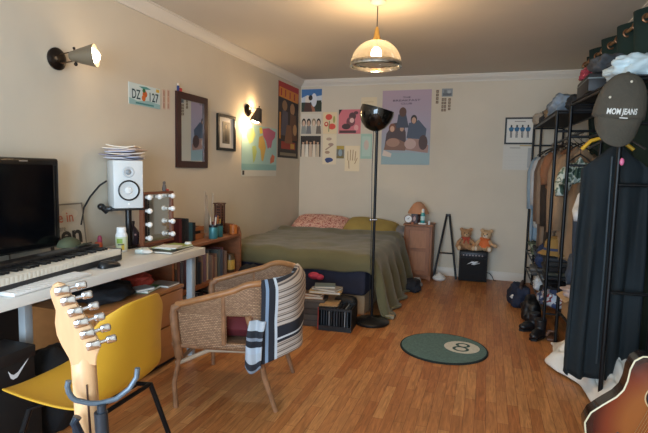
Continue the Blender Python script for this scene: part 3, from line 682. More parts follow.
def bear(lab, x, y, fur, fur2, wear, tilt, yaw, armup):
    t = thing('teddy_bear', lab, 'teddy bear', (x, y, ah), yaw, 'teddy bears on the amplifier')
    mb = MB().m(mat(fur, .95, var=.18, vscale=40, bump=.8, bscale=150))
    mb.ball((0, 0, .075), (.062, .05, .075), 18); mb.ball((tilt*.5, -.012, .195), (.062, .055, .056), 18)
    for s in (-1, 1):
        mb.ball((tilt*.5+s*.052, 0, .242), (.024, .013, .024), 12)
        mb.tube([(s*.035, -.02, .035), (s*.075, -.075, .032)], [.034, .03], 14); mb.ball((s*.078, -.085, .036), (.031, .024, .036), 12)
        zz = .05 if not (armup and s > 0) else .075
        mb.tube([(s*.05, -.01, .125), (s*.085, -.03, .09), (s*.10+(armup if s > 0 else 0), -.05, zz)], [.022, .022, .021], 12); mb.ball((s*.10+(armup if s > 0 else 0), -.05, zz), .022, 10)
    o = part(mb, 'body', t, sharp=180); mod(o, 'REMESH', mode='VOXEL', voxel_size=.006, use_smooth_shade=True)
    part(MB().m(mat(fur2, .95)).ball((tilt*.5, -.062, .182), (.026, .022, .02), 14), 'muzzle', t)
    part(MB().m(mat('#2a1a14', .3)).ball((tilt*.5, -.083, .190), (.009, .006, .007), 10), 'nose', t)
    for s in (-1, 1): part(MB().m(mat('#0c0a0a', .1)).ball((tilt*.5+s*.022, -.062, .208), .0065, 10), 'eye', t)
    for s in (-1, 1): part(MB().m(mat(fur2, .9)).ball((s*.079, -.107, .036), (.02, .006, .024), 10), 'sole', t)
    if wear == 'bow':
        b = MB().m(mat('#b2452c', .7))
        b.tube([(.05*cos(a), .0+.045*sin(a)-.005, .148) for a in [2*PI*k/16 for k in range(16)]], .008, 8, closed=True)
        for s in (-1, 1): b.prism([(0, -.006), (s*.035, -.024), (s*.04, .018), (0, .006)], (0, -.062, .142), (1, 0, 0), (0, 0, 1), (0, 1, 0), .012).tube([(0, -.06, .142), (s*.02, -.066, .11), (s*.028, -.066, .085)], .008, 6)
        part(b, 'bow', t, 'rust red bow')
    else:
        b = MB().m(mat('#d9703a', .8, var=.1))
        b.lathe([(.066, .045), (.069, .07), (.064, .11), (.052, .14), (.045, .152), (.043, .15), (.05, .138), (.061, .11), (.0655, .07), (.063, .046)], (0, -.002, 0), 28, Matrix.Diagonal((1, .86, 1, 1)), closed=True)
        b.tube([(.05*cos(a), .0+.045*sin(a)-.005, .148) for a in [2*PI*k/16 for k in range(16)]], .011, 8, closed=True)
        part(b, 'vest', t, 'bright orange vest')
    return t
bear('tan teddy bear with rust red bow, left on the amplifier', -.206, 6.03, '#b08660', '#d2b28c', 'bow', .0, .12, 0)
bear('pale teddy bear in orange vest, right on the amplifier', .012, 6.03, '#c8a680', '#e2d2bc', 'vest', .03, -.25, .035)

# ------------------------------------------------------------------ rug
t = thing('round_rug', 'round dark green rug showing a white circled number eight', 'rug', (-.24, 3.566, 0))
part(MB().m(mat('#14201f', .9)).lathe([(.31, 0), (.312, .004), (.309, .010), (.296, .0115)], (0, 0, 0), 64, closed=True), 'rug_edge', t, 'near black edge')
part(MB().m(mat('#58736f', .95, var=.2, vscale=60, bump=.6, bscale=300)).lathe([(.3, .0), (.299, .0115), (0, .012)], (0, 0, 0), 64), 'pile', t)
cxr, cyr = .127, .04
part(MB().m(mat('#c9c8bc', .95, var=.1, vscale=60)).lathe([(.125, .0122), (0, .0126)], (cxr, cyr, 0), 48), 'white_circle', t)
ey = MB().m(mat('#33504d', .95)); ra = math.radians(-8)
for oy, ro in ((.042, .046), (-.042, .052)):
    V = []; nn = 32
    for k in range(nn):
        for r_ in (ro, ro-.019):
            a = 2*PI*k/nn; xx, yy = r_*1.12*cos(a), oy+r_*sin(a); V.append((cxr+xx*cos(ra)-yy*sin(ra), cyr+xx*sin(ra)+yy*cos(ra), .0132))
    ey.add(V, [(2*k, 2*((k+1) % nn), 2*((k+1) % nn)+1, 2*k+1) for k in range(nn)])
part(ey, 'numeral', t)

# bag beside cabinet
def blob(mb, c, d, seed, amp=.25, fr=1.8, n=28, flat=True, sharpf=0):
    bm = bmesh.new(); bmesh.ops.create_icosphere(bm, subdivisions=4, radius=1)
    for v in bm.verts:
        p = v.co.copy(); q = 1+amp*nz(p.x*fr+seed, p.y*fr, p.z*fr)+amp*.5*(1-2*abs(nz(p.x*fr*2.3, p.y*fr*2.3+seed, p.z*fr*2.3)))-amp*.2
        pz = p.z
        if flat: pz = max(p.z, -.62)
        # squarer plan
        px = math.copysign(abs(p.x)**.8, p.x); py = math.copysign(abs(p.y)**.8, p.y)
        v.co = Vector((px*q*d[0], py*q*d[1], (pz if flat and p.z < -.6 else pz*q)*d[2]))
    zmin = min(v.co.z for v in bm.verts)
    bmesh.ops.translate(bm, vec=Vector(c)-Vector((0, 0, zmin)), verts=bm.verts)
    return mb.frombm(bm)
single(blob(MB().m(mat('#1a1c24', .8, var=.3)), (-.70, 5.20, 0), (.085, .09, .085), 2.2), 'black_bag', 'black soft bag slumped on floor by the bed side', 'bag', sharp=180)
single(blob(MB().m(mat('#b9bcc0', .6)), (-.68, 5.42, 0), (.045, .045, .06), 5.2, .4), 'crumpled_bag', 'crumpled white carrier bag behind the slumped black bag', 'bag', sharp=180)

# ------------------------------------------------------------------ desk
t = thing('desk', 'long white desk along left wall', 'desk', (-2.085, 2.05, 0))
wt = mat('#dcdad4', .4, var=.03)
part(MB().m(wt).b2((-2.385, 1.2, .682), (-1.79, 2.875, .73), .003), 'tabletop', t, world=True)
for x, y in ((-1.85, 2.79), (-2.32, 2.79), (-2.04, 1.71), (-2.32, 1.71)):
    part(MB().m(mat('#9fa7ac', .4)).b2((x-.021, y-.021, 0), (x+.021, y+.021, .682), .003), 'leg', t, world=True)
part(MB().m(mat('#b9c0c4', .4)).b2((-2.33, 1.74, .62), (-2.31, 2.76, .68)), 'rail', t, world=True)

# monitor
a_m = math.radians(0)
t = thing('monitor', 'large black monitor at left end of the desk', 'monitor', (-2.27, 1.72, .73), math.radians(1.0))
part(MB().m(mat('#0e0f12', .22)).box((0, 0, .325), (.045, .82, .49), None, .014, 3), 'housing', t)
part(MB().m(mat('#07090d', .1)).b2((.0228, -.365, .115), (.0242, .365, .535)), 'screen', t)
part(MB().m(mat('#0e1014', .25)).b2((.0226, .380, .12), (.0236, .385, .53)), 'side_trim', t)
part(MB().m(black).b2((-.03, -.03, .012), (.0, .03, .11), .004), 'stand_neck', t)
part(MB().m(black).box((-.015, 0, .006), (.12, .34, .012), None, .004), 'stand_foot', t)
lm = MB().m(mat('#8f8478', .4)); lm.b2((.0228, .16, .550), (.0234, .21, .556)); part(lm, 'badge', t)

# piano
PZ = .731
Mp = Matrix.Translation((-1.966, 2.27, PZ)) @ Matrix.Rotation(math.radians(90+7.0), 4, 'Z')   # local -x to the left, y to the wall
t = thing('digital_piano', 'black digital piano with white keys lying on desk', 'piano', M=Mp)
bodym = mat('#1b1c20', .35)
part(MB().m(bodym).b2((-1.27, .0, 0), (.012, .23, .045), .006).b2((-1.27, .145, .045), (.012, .23, .085), .006).b2((.0, .0, .045), (.012, .145, .066), .004).b2((-1.27, .0, .045), (-1.255, .145, .066), .004), 'body', t)
part(MB().m(mat('#2b2c30', .4)).b2((-1.254, -.003, .004), (-.0005, .0, .032)), 'front_strip', t)  # dark colour paints in the shadow line below the keys
wk = bk = None
for i in range(52):
    x = -1.252+i*.0240
    if wk is None: wk = part(MB().m(mat('#e9e4d8', .3)).b2((0, -.002, .034), (.0231, .144, .064), .001), 'white_key', t); wk.matrix_local = Matrix.Translation((x, 0, 0))
    else: part_copy(wk, t, Matrix.Translation((x, 0, 0)))
    if i < 51 and (i % 7) in (0, 2, 3, 5, 6):
        if bk is None: bk = part(MB().m(mat('#101012', .3)).b2((.0175, .052, .0645), (.0303, .143, .076), .002), 'black_key', t); bk.matrix_local = Matrix.Translation((x, 0, 0))
        else: part_copy(bk, t, Matrix.Translation((x, 0, 0)))
part(MB().m(mat('#55585c', .4)).b2((-.4, .16, .0852), (-.1, .2, .0865)), 'display', t)

# computer keyboard, mouse
Mk = Matrix.Translation((-1.850, 1.665, .731)) @ Matrix.Rotation(math.radians(90+3.5), 4, 'Z')
t = thing('computer_keyboard', 'thin white computer keyboard at the desk front edge', 'keyboard', M=Mk)
part(MB().m(mat('#e6e7e6', .35)).box((0, 0, .006), (.44, .105, .010), None, .003), 'keyboard_body', t)
kc = None
for r_ in range(5):
    for c_ in range(15):
        L = Matrix.Translation((-.203+c_*.029, -.038+r_*.019, 0))
        if kc is None: kc = part(MB().m(mat('#eeeeec', .4)).b2((-.0125, -.008, .011), (.0125, .008, .0145), .001), 'keycap', t); kc.matrix_local = L
        else: part_copy(kc, t, L)
t = thing('computer_mouse', 'black computer mouse on the desk right of keyboard', 'mouse', (-1.885, 2.085, .731), math.radians(80))
def mouse(u, v):
    a = PI*(u-.5); b = PI*v
    return (.062*sin(a), -.036*cos(b)*cos(a)**.6, .002+.036*sin(b)*cos(a)**.7*(1-.3*sin(a)))
o = part(MB().m(mat('#1b1d20', .35)).grid(mouse, 20, 16), 'body', t, sharp=180); part(MB().m(mat('#4a4c50', .4)).cyl((.03, -.004, .031), (.03, .004, .031), .007), 'scroll_wheel', t)
part(MB().m(black).b2((-.05, -.03, 0), (.05, .03, .003), .001), 'sole', t)

# sign leaning behind the monitor
tl = math.radians(7)
fr = (Vector((0, 1, 0)), Vector((-sin(tl), 0, cos(tl))), Vector((cos(tl), 0, sin(tl))))
t = thing('metal_sign', 'old beige open sign leaning on wall behind the monitor', 'sign', (-2.35, 2.14, .732))
mm = MB(); panel(mm, (-2.345, 1.88, .733), fr, .53, .305, '#a89f90', [('ell', .8, .8, .12, .1, '#b3a694'), ('rect', .0, .0, .02, 1, '#6e655a'), ('rect', .98, 0, 1, 1, '#6e655a'), ('rect', 0, .97, 1, 1, '#6e655a')], th=.006); part(mm, 'plate', t, world=True)
O = Vector((-2.345, 1.88, .733))+fr[2]*.008
part(lettering(MB().m(mat('#a4573e', .6)), 'Come in', O+fr[0]*.31+fr[1]*.225, *fr, .062, .27, bold=.012), 'red_lettering', t, world=True)
part(lettering(MB().m(mat('#6e665c', .6)), "we are", O+fr[0]*.33+fr[1]*.155, *fr, .022, .10), 'small_lettering', t, world=True)
part(lettering(MB().m(mat('#1d1a18', .6)), 'open', O+fr[0]*.33+fr[1]*.085, *fr, .115, .33, bold=.028), 'black_lettering', t, world=True)
# olive cap lying on the piano
t = thing('olive_cap', 'olive green cap lying on the piano before the sign', 'cap', (-2.19, 2.12, .817), .3)
def capd(u, v):
    a = 2*PI*u; b = PI/2*v
    return (.058*cos(a)*cos(b)*(1+.1*nz(3*u, v)), .075*sin(a)*cos(b), .05*sin(b)+.004*nz(u*9, v*9))
o = part(MB().m(mat('#4c523c', .85, var=.25)).grid(capd, 28, 10), 'crown', t, sharp=180)
part(MB().m(mat('#3a4030', .85)).grid(lambda u, v: ((.03+.05*u)*1.0*cos((v-.5)*1.8)+.02, (.05+.04*u)*sin((v-.5)*2.2)+.03, .006+.012*sin(PI*v)*u), 8, 14), 'peak', t, sharp=180).modifiers.new('thick', 'SOLIDIFY').thickness = .003

# studio speaker + stand + papers
sx, sy, sz = -2.24, 2.637, .998
t = thing('speaker_stand', 'black desk stand carrying the white speaker', 'stand', (sx, sy, .731))
part(MB().m(black).cyl((sx+.02, sy, .74), (sx+.02, sy, .985), .02), 'pole', t, world=True)
part(MB().m(black).box((sx+.02, sy, .737), (.085, .085, .012), None, .004), 'base', t, world=True)
part(MB().m(black).box((sx, sy, .99), (.2, .2, .010), (0, 0, math.radians(-39)), .003), 'plate', t, world=True)
cl = Vector((sx, sy, .99)); dv = Vector((cos(math.radians(-129)), sin(math.radians(-129)), 0))
part(MB().m(black).box(cl+dv*.10, (.06, .06, .03), (0, 0, .4), .01).cyl(cl+dv*.11+Vector((0, 0, -.02)), cl+dv*.15+Vector((0, 0, .02)), .02).ball(cl+dv*.15+Vector((0, 0, .015)), .022, 10), 'clamp', t, world=True)
t = thing('studio_speaker', 'white studio speaker with black ringed cone', 'speaker', (sx, sy, sz), math.radians(-39))
Rx = rotz_to((1, 0, 0))
part(MB().m(mat('#d9dcdc', .35)).b2((-.13, -.09, 0), (.10, .09, .305), .008), 'cabinet', t)
part(MB().m(mat('#0f1012', .35)).lathe([(.052, .0), (.062, .002), (.066, .008), (.060, .011), (.054, .004)], (.1, 0, .115), 36, Rx, closed=True), 'cone_ring', t)
part(MB().m(mat('#cfd2d2', .4)).lathe([(.056, .004), (.045, -.0), (.022, -.0)], (.102, 0, .115), 36, Rx, closed=True).m(mat('#e6e6e4', .35)).lathe([(.024, .001), (.018, .008), (0, .011)], (.101, 0, .115), 24, Rx), 'woofer', t)
part(MB().m(mat('#c3c7c9', .4)).lathe([(.036, .001), (.03, .004), (.018, .001)], (.1, 0, .232), 30, Rx, closed=True), 'horn', t)
part(MB().m(mat('#8d9296', .4)).lathe([(.018, .001), (.012, .006), (0, .008)], (.1, 0, .232), 24, Rx), 'tweeter', t)
part(MB().m(mat('#f1f1ee', .3)).lathe([(.0075, .0), (.006, .002), (0, .002)], (.1, 0, .028), 16, Rx), 'emblem', t)
single(MB().m(black).tube([(-2.32, 2.56, 1.17), (-2.35, 2.53, 1.14), (-2.37, 2.47, 1.07), (-2.375, 2.42, 1.0), (-2.36, 2.38, .9)], .006, 8), 'speaker_cable', 'black cable drooping behind the white speaker', 'cable')
rr = random.Random(11)
labs = ['lowest', 'second lowest', 'third lowest', 'fourth lowest', 'middle', 'fifth from top', 'fourth from top', 'third from top', 'second from top', 'topmost']
pcs = ['#d9d4da', '#b3b8cc', '#e8d8c8', '#9c94a4', '#f0e6d8', '#c4c2d4', '#e6cdbd', '#b8aeb6', '#f4e8d8', '#f6ecde']
for i in range(10):
    ex = rr.uniform(-.02, .02); ey_ = rr.uniform(-.03, .03)
    def leaf(u, v, i=i): return (u-.5, v-.5, 0)
    zc = 1.3085+.0088*i; rot = rr.uniform(-.7, .7)
    cu = rr.uniform(.004, .026); wx, wy = rr.uniform(.13, .18), rr.uniform(.15, .22)
    M = Matrix.Translation((sx+ex-.01, sy+ey_, zc)) @ Matrix.Rotation(rot-.66, 4, 'Z') @ Euler((rr.uniform(-.07, .07), rr.uniform(-.07, .07), 0)).to_matrix().to_4x4()
    mb = MB().m(mat(pcs[i], .7))
    mb.grid(lambda u, v: M @ Vector(((u-.5)*wx, (v-.5)*wy, .001+cu*(2*v-1)**2*.6+.002*nz(u*3+i, v*3, i))), 8, 8)
    o = single(mb, 'loose_photo', labs[i]+' curled photo in the pile on white speaker', 'photo', 'photos piled on the speaker', sharp=180); solid(o, .005, 0, 1)

# bottles
t = thing('pill_bottle', 'white bottle with green and yellow label below speaker', 'bottle', (-2.165, 2.505, .731))
part(MB().m(mat('#e4e8ea', .35)).lathe([(.033, 0), (.036, .006), (.036, .105), (.028, .122), (.024, .125)], (0, 0, 0)), 'bottle_body', t)
lb = part(MB().m(mat('#cdd6b8', .5)).lathe([(.0363, .012), (.0363, .095)], (0, 0, 0), closed=True), 'label_band', t)
part(MB().m(mat('#8fb04a', .5)).grid(lambda u, v: (.0367*cos(-1.7+1.0*u), .0367*sin(-1.7+1.0*u), .055+.03*v), 8, 4).m(mat('#d9c04a', .5)).grid(lambda u, v: (.0367*cos(-.9+.5*u), .0367*sin(-.9+.5*u), .014+.04*v), 6, 4).m(mat('#39464a', .5)).grid(lambda u, v: (.0368*cos(-1.5+1.0*u), .0368*sin(-1.5+1.0*u), .044+.007*v), 8, 2), 'label_print', lb)
part(MB().m(mat('#eef0f0', .4)).lathe([(.028, .122), (.028, .15), (.025, .154), (0, .154)], (0, 0, 0)), 'cap', t)
t = thing('glass_bottle', 'dark glass bottle between the white bottle and bulb mirror', 'bottle', (-2.255, 2.715, .731))
part(MB().m(mat('#5a4c55', .12, trans=.35)).lathe([(.036, 0), (.043, .01), (.043, .09), (.03, .115), (.014, .135), (.013, .15)], (0, 0, 0)), 'bottle_body', t)
part(MB().m(mat('#3a2c30', .4)).lathe([(.016, .149), (.016, .168), (0, .169)], (0, 0, 0)), 'cap', t)
part(MB().m(mat('#d8b0b0', .4)).ball((.04, -.02, .08), .007, 8), 'tag', t)
single(MB().m(mat('#b5502f', .5)).lathe([(.022, 0), (.025, .01), (.025, .045), (.018, .055), (0, .056)], (-2.30, 2.455, .731)), 'orange_pot', 'small orange red pot left of the white bottle', 'pot')
single(MB().m(mat('#9a3a58', .5)).lathe([(.014, 0), (.014, .075), (.008, .09), (0, .092)], (-2.33, 2.50, .731)), 'pink_tube', 'dark pink tube behind the white bottle', 'tube')

# vanity mirror with bulbs
vx, vy0, vy1, vz0, vz1 = -2.13, 2.655, 2.985, .745, 1.098
t = thing('vanity_mirror', 'makeup mirror ringed with white bulbs on the desk end', 'mirror', (vx, 2.82, .731))
LFv = (Vector((0, 1, 0)), Vector((0, 0, 1)), Vector((1, 0, 0)))
mm = MB().m(mat('#7a4a34', .45)); frame4(mm, (vx-.02, vy0, vz0), LFv, vy1-vy0, vz1-vz0, .016, .03); part(mm, 'frame', t, world=True)
mm = MB().m(mat('#20181a', .4)); mm.b2((vx-.016, vy0+.028, vz0+.03), (vx+.003, vy0+.05, vz1-.03)); part(mm, 'lamp_strip', t, world=True)
part(MB().m(mat('#dcdcd8', .03, 1)).b2((vx-.018, vy0+.012, vz0+.012), (vx-.004, vy1-.012, vz1-.012)), 'mirror_glass', t, world=True)
part(MB().m(mat('#5a3628', .45)).box((vx-.03, 2.76, .738), (.10, .18, .013), None, .003).b2((vx-.03, 2.74, .744), (vx-.021, 2.84, .82)), 'foot', t, world=True)
bl = None
for y, z in [(vy0+.04, vz0+.05+.09*k) for k in range(4)] + [(vy1-.04, vz0+.05+.09*k) for k in range(4)] + [((vy0+vy1)/2-.02, vz0+.32)]:
    if bl is None:
        bl = part(MB().m(mat('#f4f2ee', .3)).ball((0, 0, 0), .0185, 14).cyl((-.03, 0, 0), (-.01, 0, 0), .010), 'bulb', t); bl.location = (vx+.032-t.location.x, y-t.location.y, z-t.location.z)
    else:
        o = part_copy(bl, t); o.location = (vx+.032-t.location.x, y-t.location.y, z-t.location.z)
t = thing('figurine', 'tiny grey figure perched on top of bulb mirror', 'ornament', (-2.135, 2.90, vz1+.0005))
part(MB().m(mat('#5d5450', .6)).lathe([(.013, 0), (.016, .02), (.010, .045), (.006, .05)], (0, 0, 0), 14).ball((0, 0, .058), .011, 10), 'body', t)
part(MB().m(mat('#a8483c', .6)).tube([(.012, 0, .012), (.02, .018, .008), (.005, .026, .006)], .007, 8), 'tail', t)

# flat clutter on desk end
GD = 'papers and booklets on the desk end'
book('dark notebook, lowest of the pile on desk end', (-1.935, 2.68, .731), (.20, .28, .012), '#3a3c34', .08, GD, 'notebook', 'notebook')
book('yellow green booklet on the dark notebook', (-1.94, 2.72, .744), (.16, .22, .008), '#94a04a', -.1, GD, 'booklet', 'booklet')
book('white booklet topmost on the desk end pile', (-1.925, 2.66, .753), (.14, .12, .006), '#dcdad2', .25, GD, 'booklet', 'booklet')
single(MB().m(mat('#d4e0dc', .3)).box((-2.02, 2.52, .745), (.06, .10, .028), (0, 0, .3), .008), 'tape_dispenser', 'pale clear plastic box at the mirror foot', 'box')
single(MB().m(mat('#e4e2dc', .4)).ball((-1.97, 2.50, .745), (.04, .028, .014), 14), 'soap_bar', 'white rounded lump on desk before the booklets', 'soap')
single(MB().m(mat('#e2e4e0', .4)).lathe([(.022, 0), (.024, .02), (.02, .034), (0, .035)], (-1.90, 2.835, .731)), 'small_jar', 'small white jar at the desk corner', 'jar')

# ------------------------------------------------------------------ bookcase
bx0, bx1, by0, by1, bh = -2.375, -2.075, 2.90, 3.93, .685
t = thing('bookcase', 'low brown wooden bookcase between desk and bed', 'bookcase', ((bx0+bx1)/2, 3.4, 0))
ow = mat('#875436', .5, var=.15, vscale=6, stretch=(2, 2, 8))
part(MB().m(ow).b2((bx0, by0, bh-.025), (bx1, by1-.026, bh), .004), 'top', t, world=True)
def endpanel(y):
    pts = [(0, 0), (.3, 0), (.3, bh+.0), (.28, bh+.06), (.22, bh+.085), (0, bh+.09)]
    if y < 3.2: pts = [(0, 0), (.3, 0), (.3, bh-.026), (0, bh-.026)]
    return MB().m(ow).prism(pts, (bx0, y, 0), (1, 0, 0), (0, 0, 1), (0, 1, 0), .025)
part(endpanel(by0), 'side_panel', t, world=True); part(endpanel(by1-.025), 'side_panel', t, world=True)
for z in (.03, .325): part(MB().m(ow).b2((bx0+.003, by0+.026, z), (bx1-.004, by1-.026, z+.022)), 'shelf', t, world=True)
part(MB().m(mat('#6d452c', .6)).b2((bx0, by0+.026, .0), (bx0+.004, by1-.026, bh-.026)), 'back', t, world=True)
rr = random.Random(21)
bc = ['#6a4a48', '#4a4a52', '#8f7668', '#c8bba8', '#7b6270', '#585b66', '#9a8270', '#33363c', '#aaa098', '#7a4444', '#5e6a6c', '#d5cab8', '#84746c']
def upright(lab, x, y, z, d, colr, grp, lean=0):
    t = thing('book', lab, 'book', (x, y, z), 0, grp)
    M = Matrix.Rotation(lean, 4, 'X')
    a = MB(); a.T = M; a.m(mat(colr, .5)).b2((-d[0], -d[1]/2, 0), (0, -d[1]/2+.0018, d[2])).b2((-d[0], d[1]/2-.0018, 0), (0, d[1]/2, d[2])).b2((-.003, -d[1]/2+.0018, 0), (0, d[1]/2-.0018, d[2])); part(a, 'cover', t)
    a = MB(); a.T = M; a.m(paper).b2((-d[0]+.003, -d[1]/2+.002, .003), (-.0035, d[1]/2-.002, d[2]-.004)); part(a, 'pages', t)
    return t
for zs, n0, g in ((.348, 0, 'books on the upper bookcase shelf'), (.0525, 1, 'books on the lower bookcase shelf')):
    y = by0+.05
    while y < by1-.16:
        th = rr.uniform(.018, .036); h = rr.uniform(.17, .245)
        upright('book standing in the row on '+('upper' if n0 == 0 else 'lower')+' bookcase shelf', bx1-.04-rr.uniform(0, .03), y+th/2, zs, (rr.uniform(.12, .16), th-.002, h), rr.choice(bc), g)
        y += th+.001
t = thing('yellow_jar', 'yellow labelled jar at the shelf end near the bed', 'jar', (bx1-.07, by1-.085, .348))
part(MB().m(mat('#5a4630', .3)).lathe([(.04, 0), (.045, .01), (.045, .12), (.036, .14), (.036, .16), (0, .162)], (0, 0, 0)), 'body', t)
part(MB().m(mat('#c9a44e', .5)).grid(lambda u, v: (.0458*cos(-1.5+2*u), .0458*sin(-1.5+2*u), .025+.085*v), 10, 6), 'label_patch', t)
# on top of the bookcase
zb = bh+.0005
bt = [('tall dark red book', '#5a2228', .035, .19), ('black binder-thick book', '#17181c', .035, .18), ('black book', '#1d1e22', .03, .165), ('slim dark grey book', '#2b2d31', .022, .185), ('teal box-like book', '#2f5560', .05, .15), ('black leaning book', '#15161a', .04, .145)]
yy = 3.15
for i, (nm, c, th, h) in enumerate(bt):
    pl = ('nearest the bulb mirror', 'second from bulb mirror', 'third from bulb mirror', 'before the teal one', 'in the row on the bookcase top', 'nearest the wooden box')[i]
    upright(nm+' on bookcase top, '+pl if i not in (4,) else 'teal thick book in the row on bookcase top', -2.19, yy+th/2, zb, (.14, th-.002, h), c, 'books on the bookcase top'); yy += th+.002
t = thing('wooden_box', 'small orange brown open wooden box behind the teal cans', 'box', (-2.28, 3.455, zb))
part(MB().m(mat('#9a5e34', .5, var=.1)).b2((-.07, -.07, 0), (.07, .07, .012)).b2((-.07, -.07, .012), (.07, -.06, .10)).b2((-.07, .06, .012), (.07, .07, .10)).b2((-.07, -.06, .012), (-.06, .06, .10)).b2((.06, -.06, .012), (.07, .06, .045)).b2((.06, -.06, .07), (.07, .06, .10)), 'crate_body', t)
part(MB().m(mat('#2a201e', .6)).box((0, 0, .055), (.10, .11, .08), None, .01), 'dark_filling', t)
def pencan(lab, x, y, cold, seed, grp):
    t = thing('pencil_can', lab, 'can', (x, y, zb), 0, grp)
    part(MB().m(mat(cold, .35, .2)).lathe([(.036, 0), (.037, .002), (.037, .105), (.035, .108), (.034, .105), (.034, .006), (0, .006)], (0, 0, 0), 28), 'can_body', t)
    part(MB().m(mat('#1b1d20', .4)).lathe([(.0375, .094), (.0375, .112), (.0345, .112), (.0345, .094)], (0, 0, 0), 28, closed=True), 'rim', t)
    rq = random.Random(seed)
    for i in range(6):
        a = rq.uniform(0, 6.28); c = rq.choice(['#2a4a8a', '#c9783a', '#222226', '#d8cfc0', '#8a2a2a', '#d2b23a'])
        single(MB().m(mat(c, .5)).tube([(x+.012*cos(a), y+.012*sin(a), zb+.008), (x+.024*cos(a+.4), y+.024*sin(a+.4), zb+.15+.045*rq.random())], .0036, 8), 'pencil', 'pencil or pen standing in the '+lab.split(' can')[0]+' can', 'pencil', 'pencils in the '+lab.split(' can')[0]+' can')
pencan('left teal can of pencils on the bookcase', -2.13, 3.54, '#3f7f86', 3, 'teal pencil cans')
pencan('right teal can of pencils on the bookcase', -2.15, 3.66, '#357078', 9, 'teal pencil cans')
rr = random.Random(8)
for i in range(5):
    a = rr.uniform(-.3, .5)
    single(MB().m(mat('#a89a88', .8)).tube([(-2.24+.005*i, 3.60+.012*i, zb+.002), (-2.245+.01*a, 3.61+.02*i+.03*a, zb+.18), (-2.25+.02*a, 3.62+.022*i+.09*a, zb+.34+.05*rr.random())], [.0025, .003, .0045], 6), 'dried_stem', 'thin pale dried stem rising behind the teal cans', 'dried stem', 'dried stems on the bookcase')
t = thing('lattice_tower', 'tall dark wooden lattice holder on the bookcase end', 'holder', (-2.24, 3.83, zb))
lw = mat('#55301f', .5)
part(MB().m(lw).box((0, 0, .006), (.078, .078, .012), None, .003), 'base', t); part(MB().m(lw).box((0, 0, .268), (.084, .084, .012), None, .003), 'top_plate', t)
for sx_ in (-1, 1):
    for sy_ in (-1, 1): part(MB().m(lw).b2((sx_*.029-.006, sy_*.029-.006, .012), (sx_*.029+.006, sy_*.029+.006, .262)), 'post', t)
lt = MB().m(mat('#6e4530', .5))
for k in range(10):
    z = .03+.024*k
    for s in (-1, 1):
        lt.b2((s*.029-.003, -.023, z), (s*.029+.003, .023, z+.008)); lt.b2((-.023, s*.029-.003, z), (.023, s*.029+.003, z+.008))
part(lt, 'lattice', t); part(MB().m(mat('#3a2018', .6)).b2((-.022, -.022, .013), (.022, .022, .255)), 'core', t)
t = thing('orange_mug', 'orange brown mug at far end of bookcase top', 'mug', (-2.12, 3.862, zb))
part(MB().m(mat('#b5682c', .4)).lathe([(.03, 0), (.035, .004), (.036, .08), (.033, .08), (.032, .008), (0, .008)], (0, 0, 0)), 'cup', t)
part(MB().m(mat('#b5682c', .4)).tube([(.034*cos(-1), .034*sin(-1)-.0, .06), (.05*cos(-1), .05*sin(-1), .055), (.055*cos(-1), .055*sin(-1), .04), (.034*cos(-1), .034*sin(-1), .02)], .005, 8), 'handle', t)

single(blob(MB().m(mat('#121317', .85, var=.3)), (-1.88, 3.74, 0), (.17, .15, .25), 4.4, .25), 'black_coat', 'black coat heaped on floor between bookcase and bed', 'coat', sharp=180)
# ------------------------------------------------------------------ drawer chest under desk
dx0, dx1, dy0, dy1, dh = -2.33, -1.872, 1.98, 2.735, .5
t = thing('drawer_chest', 'light brown wooden drawer chest under the white desk', 'chest of drawers', ((dx0+dx1)/2, (dy0+dy1)/2, 0))
dwm = mat('#a9703f', .45, var=.08, vscale=4, stretch=(4, .8, 8))
part(MB().m(dwm).b2((dx0, dy0, .03), (dx1-.02, dy1, dh-.02)).m(mat('#1d1512', .7)).b2((dx0+.02, dy0+.02, 0), (dx1-.04, dy1-.02, .03)), 'body', t, world=True)
part(MB().m(dwm).b2((dx0-.002, dy0-.006, dh-.02), (dx1+.004, dy1+.006, dh), .003), 'top', t, world=True)
for z0_, z1_ in ((.045, .257), (.267, .472)):
    part(MB().m(dwm).b2((dx1-.019, dy0+.004, z0_), (dx1, dy1-.004, z1_), .003), 'drawer', t, world=True)
GU = 'clutter on the drawer chest'
single(blob(MB().m(mat('#15171c', .85, var=.3)), (-2.07, 2.23, dh+.001), (.15, .17, .055), 1.7, .3), 'dark_scarf', 'heap of black cloth on the drawer chest', 'cloth', sharp=180)
book('green book lying on chest top', (-1.99, 2.50, dh+.001), (.13, .17, .018), '#3f7a4c', .2, GU)
book('pale blue grey notebook crossing the green book', (-1.965, 2.44, dh+.020), (.10, .12, .014), '#98a4a8', -.3, GU, 'notebook', 'notebook')
single(blob(MB().m(mat('#a83c2c', .7, var=.3)), (-2.10, 2.56, dh+.001), (.08, .09, .045), 4.1, .4), 'red_cloth', 'red orange crumpled cloth at the back of chest', 'cloth', sharp=180)
book('grey magazine near right end of chest', (-1.97, 2.66, dh+.001), (.16, .13, .012), '#7c7a78', .05, GU, 'magazine', 'magazine')
